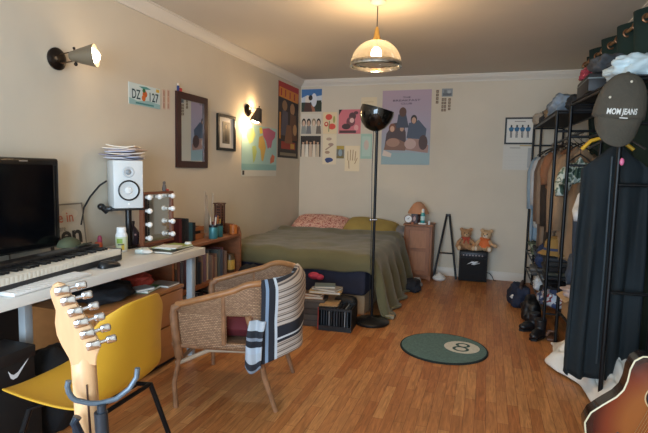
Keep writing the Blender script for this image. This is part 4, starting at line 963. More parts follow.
# under desk
single(blob(MB().m(mat('#101216', .85, var=.2)), (-1.96, 1.765, 0), (.11, .12, .24), 6.6, .15), 'black_mound', 'black fabric mound added to darken under desk beside the drawer chest', 'bag', sharp=180)  # black fabric mound put in to darken the shadowed chest side
box_item('black_crate', 'matt black crate under the swoosh marked shoe box', 'crate', (-2.04, 1.25, 0), (-1.84, 1.61, .33), mat('#0d0e10', .7), bev=.008)
t = thing('shoe_box', 'black shoe box with white swoosh mark under desk', 'box', (-1.94, 1.43, .3305), 0)
part(MB().m(mat('#141517', .6)).b2((-.09, -.16, 0), (.09, .16, .125), .006), 'body', t)
part(MB().m(mat('#1a1b1e', .5)).b2((-.093, -.163, .10), (.093, .163, .15), .004), 'lid', t)
sw = [(-.06, .02), (-.045, -.012), (-.03, -.02), (-.005, -.018), (.07, .04), (0, .002), (-.025, -.003), (-.042, .004)]
part(MB().m(mat('#dfe3e6', .5)).prism([(x*.75-.0, y*1.1) for x, y in sw], (.0905, .075, .055), (0, 1, 0), (0, 0, 1), (1, 0, 0), .001), 'swoosh', t)
box_item('dark_panel', 'flat black panel added to darken wall under the desk', 'case', (-2.36, 1.22, 0), (-2.305, 1.95, .58), mat('#0f1013', .6), bev=.01)  # black slab added to cover the pale wall, darkens space under desk
t = thing('duffel_bag', 'slate grey duffel bag on floor left of yellow chair', 'bag', (-1.85, 1.08, 0), .25)
o = part(blob(MB().m(mat('#2a3340', .8, var=.2)), (0, 0, 0), (.13, .16, .14), 3.3, .15), 'body', t, sharp=180)
part(MB().m(mat('#14181e', .6)).tube([(.10, -.08, .17), (.09, -.05, .25), (.06, .03, .27), (.08, .09, .18)], .012, 8), 'handle', t)
single(blob(MB().m(mat('#22508a', .8, var=.2)), (-1.66, .92, 0), (.08, .07, .10), 8.3, .25), 'blue_cloth', 'bright blue cloth on the floor at near left', 'cloth', sharp=180)

# ------------------------------------------------------------------ yellow chair
t = thing('yellow_chair', 'yellow moulded shell chair with black legs at the desk', 'chair', (-1.44, 1.485, 0), math.radians(181))
prof = [(.255, .395), (.24, .414), (.18, .422), (.06, .412), (-.06, .402), (-.14, .41), (-.185, .448), (-.205, .53), (-.22, .62), (-.236, .71), (-.25, .785)]
wid = [.155, .19, .215, .222, .215, .212, .212, .214, .21, .196, .15]
def cat(arr, s):
    s *= len(arr)-1; i = min(int(s), len(arr)-2); f_ = s-i
    def g(k): return arr[max(0, min(len(arr)-1, k))]
    p0, p1, p2, p3 = g(i-1), g(i), g(i+1), g(i+2)
    def c(a, b, c_, d): return .5*((2*b)+(-a+c_)*f_+(2*a-5*b+4*c_-d)*f_*f_+(-a+3*b-3*c_+d)*f_**3)
    if isinstance(p1, tuple): return tuple(c(a, b, c_, d) for a, b, c_, d in zip(p0, p1, p2, p3))
    return c(p0, p1, p2, p3)
def shell(u, v):
    x, z = cat(prof, v); w_ = cat(wid, v); q = 2*u-1
    bk_ = max(0, min(1, (v-.5)/.25))
    lip = abs(q)**3
    x += .05*lip*bk_; z += .022*lip*(1-bk_)
    if v > .85: z -= .05*((v-.85)/.15)**2*abs(q)**4
    if v < .12: x -= .02*abs(q)**4
    return (x, q*w_, z)
o = part(MB().m(mat('#c99a2c', .42)).grid(shell, 28, 44), 'shell', t, sharp=180); solid(o, .009, 1)
lgm = blackm
for sx_ in (1, -1):
    for sy_ in (1, -1):
        part(MB().m(lgm).tube([(sx_*.10-.01, sy_*.12, .378), (sx_*.14-.01, sy_*.165, .365), (sx_*.225-.01, sy_*.235, .006)], .0105, 10), 'leg', t)
part(MB().m(lgm).tube([(.13, .155, .365), (.13, -.155, .365)], .009).tube([(-.15, .155, .365), (-.15, -.155, .365)], .009).box((-.01, 0, .380), (.22, .24, .026), None, .003), 'seat_frame', t)
for sx_ in (1, -1):
    for sy_ in (1, -1): part(MB().m(black).cyl((sx_*.2255-.01, sy_*.2355, .0), (sx_*.224-.01, sy_*.234, .014), .013), 'foot_cap', t)

# ------------------------------------------------------------------ wicker chair
WC, WR = Vector((-1.30, 2.47, 0)), math.radians(191.6)
t = thing('wicker_armchair', 'woven cane tub armchair in the middle of floor', 'armchair', WC, WR)
cane = wicker_mat(); honey = mat('#96673f', .4, var=.15, vscale=20); bam = mat('#8a6244', .45, var=.25, vscale=25)
def plan(s, k=1.0):
    """s 0..1 around the tub from near front to far front"""
    if s < .27: a = s/.27; return Vector((.265-.365*a, .288+.012*a+.012*sin(PI*a), 0))*k
    if s > .73: a = (1-s)/.27; return Vector((.265-.365*a, -.288-.012*a-.012*sin(PI*a), 0))*k
    th = PI/2+(s-.27)/.46*PI
    return Vector((-.10+.225*cos(th), .30*sin(th), 0))*k
def rimz(s):
    a = 1-abs(2*s-1)
    q = max(0, min(1, (a-.44)/.20)); return .555+.11*min(1, a/.55)+.022*q*q*(3-2*q)+.002*a
def weave(u, v):
    zt_, zb_ = rimz(u)-.008, .335
    p = plan(u, 1-.06*(1-v)); zz = .335+.18*v/.5 if v < .5 else .515+(zt_-.515)*(v-.5)/.5
    return Vector((p.x, p.y, zz))
def keepw(u, v):
    a = 1-abs(2*u-1)
    if .40 < a < .60 and .09 < v < .5: return False
    return True
o = part(MB().m(cane).grid(weave, 120, 24, keepw, uvs=(1.75, .3)), 'woven_tub', t, sharp=180); solid(o, .014)
rim = MB().m(honey).tube([plan(s, 1.0)+Vector((0, 0, rimz(s))) for s in [k/60 for k in range(61)]], .017, 12); part(rim, 'rim', t, 'honey brown cane rim')
for s in (0, 1):
    p = plan(s); sg = 1 if s == 0 else -1
    part(MB().m(cane if False else bam).tube([p+Vector((-.02, 0, .555)), p+Vector((.012, 0, .54)), p+Vector((.016, 0, .50)), p+Vector((.005, 0, .40)), p+Vector((-.01, -.004*sg, .28)), p+Vector((-.016, -.008*sg, .27))], [.018, .021, .022, .022, .023, .019], 12), 'front_post', t)
    part(MB().m(bam).tube([p+Vector((-.014, -.006*sg, .28)), Vector((.275, .30*sg, .14)), Vector((.27, .29*sg, 0))], [.014, .013, .013], 10), 'leg', t)
    a = plan(.19 if s == 0 else .81)
    part(MB().m(bam).tube([a*1.0+Vector((0, 0, rimz(.19)-.01)), a*.97+Vector((0, 0, .36))], .012, 8), 'arm_post', t)
for sg in (1, -1):
    part(MB().m(bam).tube([Vector((-.12, .30*sg, .52)), Vector((-.17, .275*sg, .33)), Vector((-.20, .255*sg, .18)), Vector((-.262, .252*sg, 0))], [.017, .018, .016, .013], 10), 'leg', t)
seat = MB().m(cane)
seat.grid(lambda u, v: (.29-.60*u, (2*v-1)*(.275 if u < .6 else .275*math.sqrt(max(0, 1-((u-.6)/.42)**2))), .352), 24, 24, uvs=(.6, .56))
o = part(seat, 'seat', t); solid(o, .012)
part(MB().m(bam).tube([(.285, .275, .34), (.285, -.275, .34)], .016).tube([(.28, .28, .335), (-.18, .27, .335)], .013).tube([(.28, -.28, .335), (-.18, -.27, .335)], .013), 'seat_rail', t)
part(MB().m(mat('#a58f78', .5, var=.2)).tube([(.27, .285, .235), (.1, .25, .31), (-.16, .265, .325)], .012).tube([(.27, -.285, .235), (.1, -.25, .31), (-.16, -.265, .325)], .012).tube([(.27, .28, .24), (.20, .0, .31), (.27, -.28, .24)], .011), 'brace', t)
Mw = Matrix.Translation(WC) @ Matrix.Rotation(WR, 4, 'Z')
def cush(sgn):
    def q(u, v):
        x, y = 2*u-1, 2*v-1; th = max(0, (1-x**6)*(1-y**6))**.5
        return Mw @ Vector((-.01+.235*x, .0+.235*y, .425+sgn*.062*th))
    return q
mb = MB().m(mat('#5c1a22', .8, var=.12, bump=.2, bscale=30)); mb.grid(cush(1), 18, 18); mb.grid(cush(-1), 18, 18)
single(mb, 'seat_cushion', 'dark red seat cushion inside the cane armchair', 'cushion', sharp=180)
# striped throw over the chair back and side
stripe = throw_mat()
t = thing('striped_throw', 'cream and dark striped woven throw over the armchair back', 'throw', WC, WR)
def backx(y): return -.10-.225*math.sqrt(max(0, 1-(min(.3, abs(y))/.305)**2))
def throw(u, v):
    y = -.165+.45*u
    L_in, L_out = .27, .33+.13*u
    s = v*(L_in+L_out)
    bx = backx(y); rz_ = .689-.008*(abs(y)/.3)**4
    wob = .012*sin(u*9+s*4)+.012*nz(u*4, s*6, 3)
    nrm = Vector((bx+.10, y*.7, 0)).normalized()
    if s < L_in:
        k = (L_in-s); z = rz_+.016-k; off = -.030
        f_ = max(0, 1-k/.04); off = -.030*(1-f_); z += .012*f_
        p = Vector((bx, y, 0))+nrm*(off-.004*sin(u*11)*min(1, k*5)); return (p.x, p.y, max(z, .47))
    k = s-L_in; f_ = max(0, 1-k/.04)
    off = .030*(1-f_)+.012*k+wob*min(1, k*4); z = rz_+.016+.012*f_-k*(.97+.04*sin(u*5))
    p = Vector((bx, y, 0))+nrm*off
    return (p.x, p.y, z)
o = part(MB().m(stripe).grid(throw, 40, 56), 'back_drape', t, sharp=180); solid(o, .012, 1)
def flap(u, v):
    x = -.205+.085*u+.02*(v-.5); y = .296+.03*min(1, v*4)+.012*sin(u*8+v*3)
    return (x, y, .50-.24*v-.03*sin(PI*u)*v)
stripe2 = ramp_mat('striped_weave_side', 'uvstripe', [(0, '#a9b0b8'), (.3, '#23252d'), (.5, '#7d8590'), (.6, '#1d1e25'), (.8, '#a9b4c0')], 1.6, .9, 'Y')
o = part(MB().m(stripe2).grid(flap, 14, 20), 'side_drape', t, sharp=180); solid(o, .012, 1)

# ------------------------------------------------------------------ electric guitar on stand (near left)
xa, ya, za = Vector((.7115, .7015, .0416)), Vector((-.7026, .7112, .0236)), Vector((-.0130, -.0460, .9989))
NP = Vector((-.724, .728, .895))
def MG(O): 
    M = Matrix((xa, ya, za)).transposed().to_4x4(); M.translation = O; return M
t = thing('electric_guitar', 'electric guitar seen from behind with maple neck', 'guitar', M=MG(NP-za*.79))
def up(z): return z+.79
maple = mat('#cda277', .35, var=.08, vscale=10, stretch=(8, 8, 1))
ol = [(-.0216, -.0039), (-.0241, .0107), (-.0342, .0366), (-.041, .0595), (-.0426, .0833), (-.0394, .1061), (-.0445, .1281), (-.0467, .1437), (-.0411, .1545), (-.0326, .1591), (-.0213, .1539), (-.0141, .1374), (-.0022, .1123), (.01, .0867), (.0222, .0586), (.0296, .035), (.0306, .0205), (.0243, .0053), (.0214, -.0127)]
hb = MB().m(maple)
bm = bmesh.new(); vs = [bm.verts.new((x, -.007, up(z))) for x, z in ol]; fc = bm.faces.new(vs)
r_ = bmesh.ops.extrude_face_region(bm, geom=[fc]); bmesh.ops.translate(bm, vec=(0, .014, 0), verts=[v for v in r_['geom'] if isinstance(v, bmesh.types.BMVert)])
bmesh.ops.bevel(bm, geom=[e_ for e_ in bm.edges if abs(e_.verts[0].co.y-e_.verts[1].co.y) < 1e-5], offset=.002, segments=2, affect='EDGES')
hb.frombm(bm); hs = part(hb, 'headstock', t)
nk = MB().m(maple)
def neck(u, v):
    z = .006-.53*v; w_ = .0215+.006*v; a = PI*u
    blend = max(0, 1-v/.14)**1.5
    return (w_*cos(a), .006-(.021+.003*v)*sin(a)*(1-.40*blend), up(z))
nk.grid(neck, 18, 24); nk.m(mat('#c99a66', .4)).box((0, .009, up(-.263)), (.045, .006, .53)); part(nk, 'neck', t, sharp=60)
part(MB().m(mat('#3a2218', .4)).tube([(.003, -.0148, up(-.045)), (.003, -.0168, up(-.2)), (.003, -.0178, up(-.48))], [.0015, .0028, .0028], 8), 'skunk_stripe', t)
tn = [(-.0302, .1454), (-.0216, .1249), (-.0113, .1019), (-.0026, .0788), (.0063, .0553), (.0153, .0315)]
tm = None
for x, z in tn:
    if tm is None:
        tm = part(MB().m(chrome).box((.004, -.013, 0), (.026, .014, .0165), (0, -.12, 0), .004).cyl((.014, -.012, .002), (.030, -.012, .005), .0035).box((.036, -.012, .006), (.020, .011, .015), (0, -.12, 0), .0045, 3).cyl((0, .007, 0), (0, .02, 0), .004), 'tuning_machine', t)
        tm.location = (x, 0, up(z))
    else: o = part_copy(tm, t); o.location = (x, 0, up(z))
bo = []
for k in range(48):
    a = 2*PI*k/48; r0 = .155+.03*cos(2*a+.2)+.012*cos(3*a)
    bo.append((r0*cos(a)*.95, .205+r0*1.15*sin(a)))
part(MB().m(mat('#5b2c1c', .2, coat=.6)).prism(bo, (0, .014, 0), (1, 0, 0), (0, 0, 1), (0, -1, 0), .04), 'body', t)
part(MB().m(chrome).box((0, -.027, .34), (.05, .003, .06), None, .001), 'neck_plate', t)
for k in range(6):
    part(MB().m(chrome).cyl((-.016+.0064*k, .016, .12), (-.016+.0064*k, .016, up(.0)), .0006, n=6), 'string', t)
# stand
t = thing('guitar_stand', 'metal guitar stand with curved yoke holding the guitar neck', 'guitar stand', M=MG(NP-za*.90))
def us(z): return z+.90
rub = mat('#4a5560', .35, .5); 
yk = [(-.0263, -.0231), (-.029, -.034), (-.0277, -.0451), (-.0235, -.056), (-.0169, -.064), (.0069, -.0758), (.0246, -.08), (.0521, -.078), (.0773, -.0624), (.0916, -.042), (.0945, -.0233)]
part(MB().m(mat('#55616c', .4, .3)).tube([(x, -.031-(.0), us(z)) for x, z in yk], .0052, 10), 'yoke', t)
part(MB().m(mat('#39424c', .3, .6)).tube([(.026, -.036, us(-.08)), (.024, -.036, us(-.16)), (.024, -.04, us(-.35)), (.024, -.09, us(-.62))], .0085, 12).tube([(.024, -.036, us(-.095)), (.024, -.036, us(-.15))], .0125, 12), 'stem', t)
part(MB().m(mat('#1f2b38', .3, .4)).tube([(-.012, -.034, us(-.14)), (-.022, -.036, us(-.105)), (-.016, -.036, us(-.095))], .008, 10).tube([(-.02, -.036, us(-.11)), (-.02, -.04, us(-.4))], .0065, 10), 'hook_arm', t)
for s in (-1, 0, 1):
    a = s*2.1+PI/2*3
    part(MB().m(black).tube([(.024, -.09, .29), (.024+.17*cos(a), -.09+.17*sin(a), .02-.01)], .009, 8), 'leg', t)
for s in (-1, 1):
    part(MB().m(black).tube([(.024, -.09, .30), (s*.11, -.05, .095), (s*.11, .03, .095), (s*.11, .045, .115)], .008, 8), 'cradle_arm', t)

# ------------------------------------------------------------------ curtain on right wall
grn = mat('#0e2a26', .85, var=.15, vscale=6)
t = thing('green_curtain', 'dark green eyelet curtain on the right wall', 'curtain', (.86, 3.8, .05))
def curt(u, v):
    y = 5.08-2.45*u; z = 2.345-2.28*v
    ph = u*2*PI*7.0
    return (.80+.15*min(1, u*1.25)+.085*min(1, v*2.5)*(1-.6*min(1, u*1.25))+.045*(1-.4*min(1, v*2))*sin(ph)+.012*nz(u*9, v*3), y+.015*nz(v*3, u*5), z+.0*sin(ph))
o = part(MB().m(grn).grid(curt, 168, 14), 'cloth', t, world=True, sharp=180); solid(o, .004)
ring = None
for k in range(14):
    u = (k+.25)/14+.0; y = 4.86-2.9*(k+.0)/14*1.0-.0
    c_ = Vector((.80+.15*min(1, (k/14)*1.25), 5.08-2.45*(k/14), 2.275))
    if ring is None:
        ring = part(MB().m(mat('#7d5638', .35, .6)).tube([(0, .0+.0, 0) if False else Vector((0.024*cos(a), .0, .024*sin(a))) for a in [2*PI*j/18 for j in range(18)]], .0075, 8, closed=True), 'eyelet', t); ring.location = c_-t.location
    else: o = part_copy(ring, t); o.location = c_-t.location
t = thing('curtain_rod', 'thin wooden curtain rod with pointed end on right wall', 'curtain rod', (.86, 3.8, 2.285))
part(MB().m(mat('#8a6a48', .4)).tube([(.95, 2.55, 2.285), (.95, 3.12, 2.285), (.80, 5.08, 2.285), (.796, 5.16, 2.285)], .011), 'rod', t, world=True)
part(MB().m(mat('#6d5a3c', .4)).lathe([(.011, 0), (.02, .01), (.02, .03), (.012, .06), (0, .09)], (.796, 5.16, 2.285), 16, rotz_to((0, 1, 0))), 'finial', t, world=True)
part(MB().m(mat('#6d5a3c', .4)).cyl((.80, 5.12, 2.285), (1.029, 5.12, 2.285), .009), 'bracket', t, world=True)

# ------------------------------------------------------------------ clothes racks
rk = mat('#17191c', .4, .5)
def rack(lab, posts, rails, shelves, loc):
    t = thing('clothes_rack', lab, 'clothes rack', loc)
    for x, y, z in posts: part(MB().m(rk).cyl((x, y, 0), (x, y, z), .0125, n=12), 'post', t, world=True)
    for a, b in rails: part(MB().m(rk).cyl(a, b, .0095, n=10), 'rail', t, world=True)
    for (x0, y0), (x1, y1), (x2, y2), (x3, y3), z in shelves:
        s = MB().m(rk)
        P = [Vector((x0, y0, z)), Vector((x1, y1, z)), Vector((x2, y2, z)), Vector((x3, y3, z))]
        for i in range(4): s.cyl(P[i], P[(i+1) % 4], .008, n=8)
        for k in range(1, 9):
            a = P[0].lerp(P[3], k/9); b = P[1].lerp(P[2], k/9); s.cyl(a, b, .004, n=6)
        part(s, 'shelf', t, world=True)
    return t
def quad(x0, y0, x1, y1, z): return ((x0, y0), (x1, y0), (x1, y1), (x0, y1), z)
FX0, FX1, FY0, FY1 = .472, .775, 4.08, 6.06
rack('black far clothes rack by the back wall', [(FX0, FY1, 1.80), (.548, FY1, 1.80), (FX0, FY0, 1.745), (FX1, FY0, 1.745), (FX1, FY1, 1.80)],
     [((FX0, FY0, 1.735), (FX0, FY1, 1.79)), ((FX1, FY0, 1.735), (FX1, FY1, 1.79)), ((FX0, FY1, 1.79), (FX1, FY1, 1.79)), ((FX0, FY0, 1.735), (FX1, FY0, 1.735)), ((.66, FY0, 1.60), (.66, FY1, 1.60)), ((FX0, FY1, 1.60), (FX1, FY1, 1.60)), ((FX0, FY0, 1.60), (FX1, FY0, 1.60)), ((FX0, FY1, 1.22), (.548, FY1, 1.22)), ((FX0, FY1, .20), (FX1, FY1, .20))],
     [quad(FX0, FY0, FX1, FY1, .40), quad(FX0, FY0, FX1, FY1, .20)], (.62, 5.1, 0))
NX0, NX1 = .65, .80
A, B, C_, D_ = (.655, 2.975), (.87, 2.99), (.87, 3.95), (.548, 3.96)
rack('black near clothes rack holding the long dark coat', [(*A, 1.79), (*D_, 1.785), (*B, 1.79), (*C_, 1.785)],
     [((*A, 1.78), (*D_, 1.775)), ((*A, 1.78), (*B, 1.78)), ((*D_, 1.775), (*C_, 1.775)), ((*B, 1.78), (*C_, 1.775)), ((*A, 1.228), (*B, 1.228)), ((*A, .645), (*B, .645)), ((.72, 2.985, 1.55), (.68, 3.955, 1.55)), ((*D_, 1.55), (*C_, 1.55)), ((*A, 1.55), (*B, 1.55)), ((.708, 3.28, 1.345), (.68, 3.955, 1.345)), ((.708, 3.28, 1.345), (.708, 3.28, 1.55)), ((*D_, 1.345), (*C_, 1.345))],
     [((.62, 3.26), (.87, 3.26), C_, D_, .26)], (.7, 3.47, 0))

def hanger(mb, z, w, m, hx, hz):
    """bar at height z, hook centred on the rail at (hx, hz)"""
    mb.m(m).tube([(-w, 0, z-.075), (-w*.5, 0, z-.03), (0, 0, z), (w*.5, 0, z-.03), (w, 0, z-.075)], .006, 8)
    mb.tube([(0, 0, z), (hx*.5, 0, z+.4*(hz-z)), (hx+.006, 0, hz-.022)]+[(hx+.0165*sin(a), 0, hz-.0165*cos(a)) for a in [.35+PI*k/8*1.35 for k in range(9)]], .0022, 6)
    return mb
def garment(lab, catg, x, y, ztop, hw, drop, thick, m, seed, sleeve=.55, flare=.05, grp=None, zip_=None, yaw=0, hang='#2a2522'):
    t = thing(catg.replace(' ', '_'), lab, catg, (x, y, ztop-drop), yaw, grp)
    L = drop
    def body(u, v):
        a = 2*PI*u
        z = L-.02-(L-.02)*v
        sh = min(1, v*L/.12)                               # shoulders open out
        hwv = .055+(hw-.055)*sh**.75 + flare*v + .012*nz(v*3, seed)
        tv = thick*(.35+.65*min(1, v*L/.2))
        fold = 1+.0*v
        k = .018*min(1, v*2.2)
        fx = k*sin(6*a+seed+2*nz(v*2, seed)); fy = k*1.25*sin(7*a+seed*2+3*v)+k*sin(13*a+seed)*.5
        zz = z - (.09*(min(1, abs(cos(a))**1.0)) * (1-sh) if v < .2 else 0) - .055*abs(cos(a))**1.5*sh*(1-v)
        if v > .97: zz += .01*sin(5*a+seed)
        return (cos(a)*hwv+fx*.6, math.copysign(abs(sin(a))**.8, sin(a))*tv+fy, zz)
    mb = MB().m(m); mb.grid(body, 64, 34, uvs=(2, 2))
    o = part(mb, 'body', t, sharp=180); solid(o, .006)
    if sleeve:
        for s in (-1, 1):
            sx0 = s*(hw-.02)
            pts = [Vector((sx0*.8, 0, L-.115)), Vector((sx0*1.0, -.005, L-.16)), Vector((sx0+s*.03, -.01, L-.26)), Vector((sx0+s*.035+.005*nz(seed, s), -.02, L-.16-sleeve*.55)), Vector((sx0+s*.03, -.03, L-.16-sleeve))]
            part(MB().m(m).tube(pts, [.05, .062, .06, .052, .045], 16), 'sleeve', t, sharp=180)
    if grp == 'garments on the far rack': rx_, rz_ = .66, 1.60
    elif ztop > 1.4: rx_, rz_ = .72-.04*(y-2.985)/.97, 1.55
    else: rx_, rz_ = .72-.04*(y-2.985)/.97, 1.345
    part(hanger(MB(), L, hw*.85, mat(hang, .4), rx_-x, rz_-t.location.z), 'hanger', t)
    if zip_:
        part(MB().m(mat('#3d474d', .4, .3)).tube([(zip_[0], -thick-.012, L-.12), (zip_[0]-.0, -thick-.022, L*.5), (zip_[0], -thick-.02, .1)], .005, 6), 'zip', t)
    return t
ZR = 1.555
GF = 'garments on the far rack'
garment('pale blue shirt at the back wall end of far rack', 'shirt', .625, 5.88, ZR, .14, 1.02, .045, mat('#8fa3b2', .85, var=.12), 1.1, .5, .0, GF)
garment('white blouse next to the pale blue shirt', 'shirt', .635, 5.72, ZR, .13, .85, .04, mat('#b9bcbe', .85, var=.08), 3.4, .45, .0, GF)
garment('brown wool coat hanging near far end of rack', 'coat', .665, 5.46, ZR, .145, 1.08, .06, mat('#6a5647', .9, var=.15), 2.3, .6, .0, GF)
garment('taupe jacket behind the dark chocolate jacket', 'jacket', .665, 5.22, ZR, .14, 1.0, .06, mat('#85715f', .9, var=.15), 4.1, .6, .0, GF)
garment('dark chocolate jacket in the middle of far rack', 'jacket', .675, 4.98, ZR, .135, .98, .06, mat('#30261f', .9, var=.15), 5.1, .6, .0, GF)
garment('rust orange jacket before the dark chocolate jacket', 'jacket', .665, 4.80, ZR+.01, .155, .42, .06, mat('#82583c', .9, var=.15), 5.6, .22, .0, GF)
garment('tan suede coat beside the rust orange jacket', 'coat', .695, 4.60, ZR-.01, .14, 1.0, .06, mat('#8a725b', .9, var=.12), 6.2, .6, .0, GF)
garment('camel coat at the near end of far rack', 'coat', .715, 4.40, ZR-.02, .14, .95, .06, mat('#937a60', .9, var=.12), 7.7, .55, .0, GF)
garment('green patterned top at near post of far rack', 'top', .665, 4.20, ZR-.12, .105, .22, .05, ramp_mat('green_leaf_print', 'noise', [(0, '#3c5448'), (.45, '#c3ccc2'), (.55, '#5f7668'), (.62, '#d0d4cb')], 14, .85, coords='Object'), 8.1, .16, .0, GF)
GN = 'garments on the near rack'
garment('dark blue denim jacket deep inside near rack', 'jacket', .74, 3.74, 1.295, .10, .95, .05, mat('#2b3a4c', .85, var=.2), 2.9, .5, .0, GN)
garment('grey cotton shirt inside the near rack', 'shirt', .745, 3.56, 1.295, .10, .9, .05, mat('#59626b', .85, var=.15), 4.4, .5, .0, GN)
garment('white linen shirt peeking out beside the dark coat', 'shirt', .70, 3.38, 1.295, .125, .30, .045, mat('#c9ced2', .8, var=.06), 6.6, .14, .0, GN)
tco = garment('long navy black coat facing the room on near rack', 'coat', .672, 3.12, 1.50, .165, 1.39, .045, mat('#0d181d', .85, var=.25, vscale=5), 9.3, 0, .015, GN, (-.03,))
for s in (-1, 1):
    pass
single(MB().m(mat('#d7a62a', .35)).tube([(.515, 3.22, 1.425), (.56, 3.22, 1.475), (.64, 3.22, 1.50), (.72, 3.22, 1.475), (.78, 3.22, 1.425)], .011, 8).tube([(.64, 3.22, 1.50), (.69, 3.22, 1.515), (.716, 3.22, 1.527)]+[(.71+.0165*sin(a), 3.22, 1.55-.0165*cos(a)) for a in [.35+PI*k/8*1.35 for k in range(9)]], .003, 6), 'clothes_hanger', 'yellow plastic hanger between coat and white shirt', 'hanger', sharp=60)
o = part(MB().m(mat('#d76a90', .4)).ball((.668, 2.96, 1.35), (.011, .006, .02), 12).m(chrome).tube([(.668, 2.96, 1.368), (.667, 2.985, 1.39), (.662, 3.05, 1.40)], .002, 6), 'zip_pull', tco, 'pink zip charm', world=True)

# cap on the near post
Mcap = Matrix.Translation((.622, 2.90, 1.593)) @ Euler((math.radians(12), math.radians(5), math.radians(4))).to_matrix().to_4x4() @ Matrix.Diagonal((1.08, 1.08, 1.08, 1))
t = thing('baseball_cap', 'dark olive baseball cap with white lettering on rack post', 'cap', M=Mcap)
capm = mat('#4b463c', .9, var=.12, bump=.3, bscale=90)
def crownf(u, v):
    a = 2*PI*u; b = PI/2*v
    return (.112*cos(a)*cos(b)**.85, -.035+(-.075)*sin(b)**.9 if False else .065*sin(a)*cos(b)**.8, .205*sin(b)**.92-.02)
o = part(MB().m(capm).grid(crownf, 40, 18), 'crown', t, sharp=180); solid(o, .004)
def peak(u, v):
    a = PI*(u); r_ = 1
    x = .098*cos(a)*(1-.03*v); z = -.015-(.130*sin(a)**.75)*v; y = -.055*sin(a)**.6-.022*v*sin(a)+.03*v*cos(a)**2
    return (x, y-.008, z)
o = part(MB().m(capm).grid(peak, 30, 12), 'peak', t, sharp=180); solid(o, .005)
part(MB().m(mat('#4f473a', .9)).ball((0, .0, .187), (.009, .009, .006), 10), 'button', t)
lt = MB().m(mat('#d8d8d2', .7))
def front(x, z): 
    b = math.asin(min(.99, max(0, (z+.02)/.205))); cb = cos(b)
    return -.065*math.sqrt(max(0, 1-(x/(.112*cb**.85))**2))*cb**.8
V, F, asp = text_geo('MOM JEANS', .03)
lt.add([(x*.125/asp-.004, front(x*.125/asp-.004, .012+y*.036)-.0048, .012+y*.036+.05*x*.125/asp) for x, y in V], F)
V2, F2, a2 = text_geo('club')
lt.add([(x*.03/a2+.005, front(x*.03/a2+.005, .005+y*.009)-.0048, .005+y*.009) for x, y in V2], F2) if False else lt.b2((-.012, front(0, -.012)-.0055, -.015), (.022, front(.01, -.012)-.0045, -.010))
part(lt, 'lettering', t, 'white lettering')
for xx, zz in ((.01, .15), (-.065, .075)):
    part(MB().m(mat('#cfc8b4', .6)).ball((xx, front(xx, zz)-.004, zz), (.006, .003, .006), 8), 'eyelet', t)

# things on the rack tops
def lump(name, lab, catg, c, d, colr, seed, amp=.35, grp=None, var=.2):
    m_ = mat(colr, .85, var=var) if isinstance(colr, str) else colr
    return single(blob(MB().m(m_), c, d, seed, amp, 2.0), name, lab, catg, grp, sharp=180)
GT = 'clothes heaped on the rack tops'
bdm = mat('#1c1d20', .7)
t = thing('rack_board', 'black board lying over the top rails of far rack', 'board', (.62, 5.0, 1.80)); 
mm = MB().m(bdm); mm.prism([(4.07, 1.7475), (6.07, 1.8025), (6.07, 1.8115), (4.07, 1.7565)], (.465, 0, 0), (0, 1, 0), (0, 0, 1), (1, 0, 0), .32); part(mm, 'panel', t, world=True)
t = thing('rack_board', 'black board lying over the top rails of near rack', 'board', (.7, 3.5, 1.79))
mm = MB().m(bdm); mm.prism([(.545, 3.97), (.81, 3.96), (.81, 2.98), (.65, 2.965)], (0, 0, 1.792), (1, 0, 0), (0, 1, 0), (0, 0, 1), .008); part(mm, 'panel', t, world=True)
def topz(y): return 1.755+(y-4.07)/2*.055
lump('grey_scarf', 'beige scarf heap at the back wall end of far rack top', 'scarf', (.55, 5.86, topz(5.9)), (.11, .14, .075), '#a89c8c', 1.2, .4, GT)
lump('dark_jumper', 'dark grey jumper on the far rack top', 'jumper', (.60, 5.5, topz(5.5)), (.11, .14, .07), '#34363a', 2.2, .4, GT)
lump('tan_scarf', 'tan cloth between jumpers on far rack top', 'cloth', (.55, 5.12, topz(5.2)), (.07, .13, .08), '#9a8468', 3.2, .4, GT)
lump('blue_shirt', 'crumpled blue grey shirt above the middle rack posts', 'shirt', (.60, 4.62, topz(4.66)), (.12, .20, .10), '#7c8a98', 4.2, .45, GT)
lump('dark_bundle', 'dark bundle at near end of far rack top', 'cloth', (.66, 4.26, topz(4.3)), (.10, .12, .08), '#26282c', 5.2, .35, GT)
t = thing('black_suitcase', 'flat black case lying on near rack top', 'case', (.70, 3.72, 1.8005))
part(MB().m(mat('#131417', .5)).b2((-.13, -.21, 0), (.10, .20, .115), .012), 'body', t); part(MB().m(mat('#6b7678', .4)).b2((-.132, -.212, .08), (.102, .202, .088), .002), 'trim', t, 'grey trim line')
lump('pink_toy', 'pink and red soft toy atop the black case', 'toy', (.62, 3.80, 1.9165), (.055, .07, .05), ramp_mat('pink_plush', 'noise', [(0, '#8a2f3c'), (.5, '#d8707c'), (.6, '#b33a4a')], 12, .9, coords='Object'), 6.2, .4, GT)
lump('grey_jumper', 'dark grey jumper between pink toy and white bag', 'jumper', (.70, 3.60, 1.9165), (.10, .12, .07), '#45474a', 7.2, .4, GT)
lump('plastic_bag', 'pale blue white plastic bag on near rack above cap', 'bag', (.74, 3.12, 1.801), (.13, .12, .075), mat('#c6d6da', .35, var=.08), 8.2, .4, GT)
box_item('teal_box', 'teal box behind the white plastic bag on rack', 'box', (.70, 3.29, 1.8005), (.80, 3.47, 1.87), mat('#5f8a88', .6))

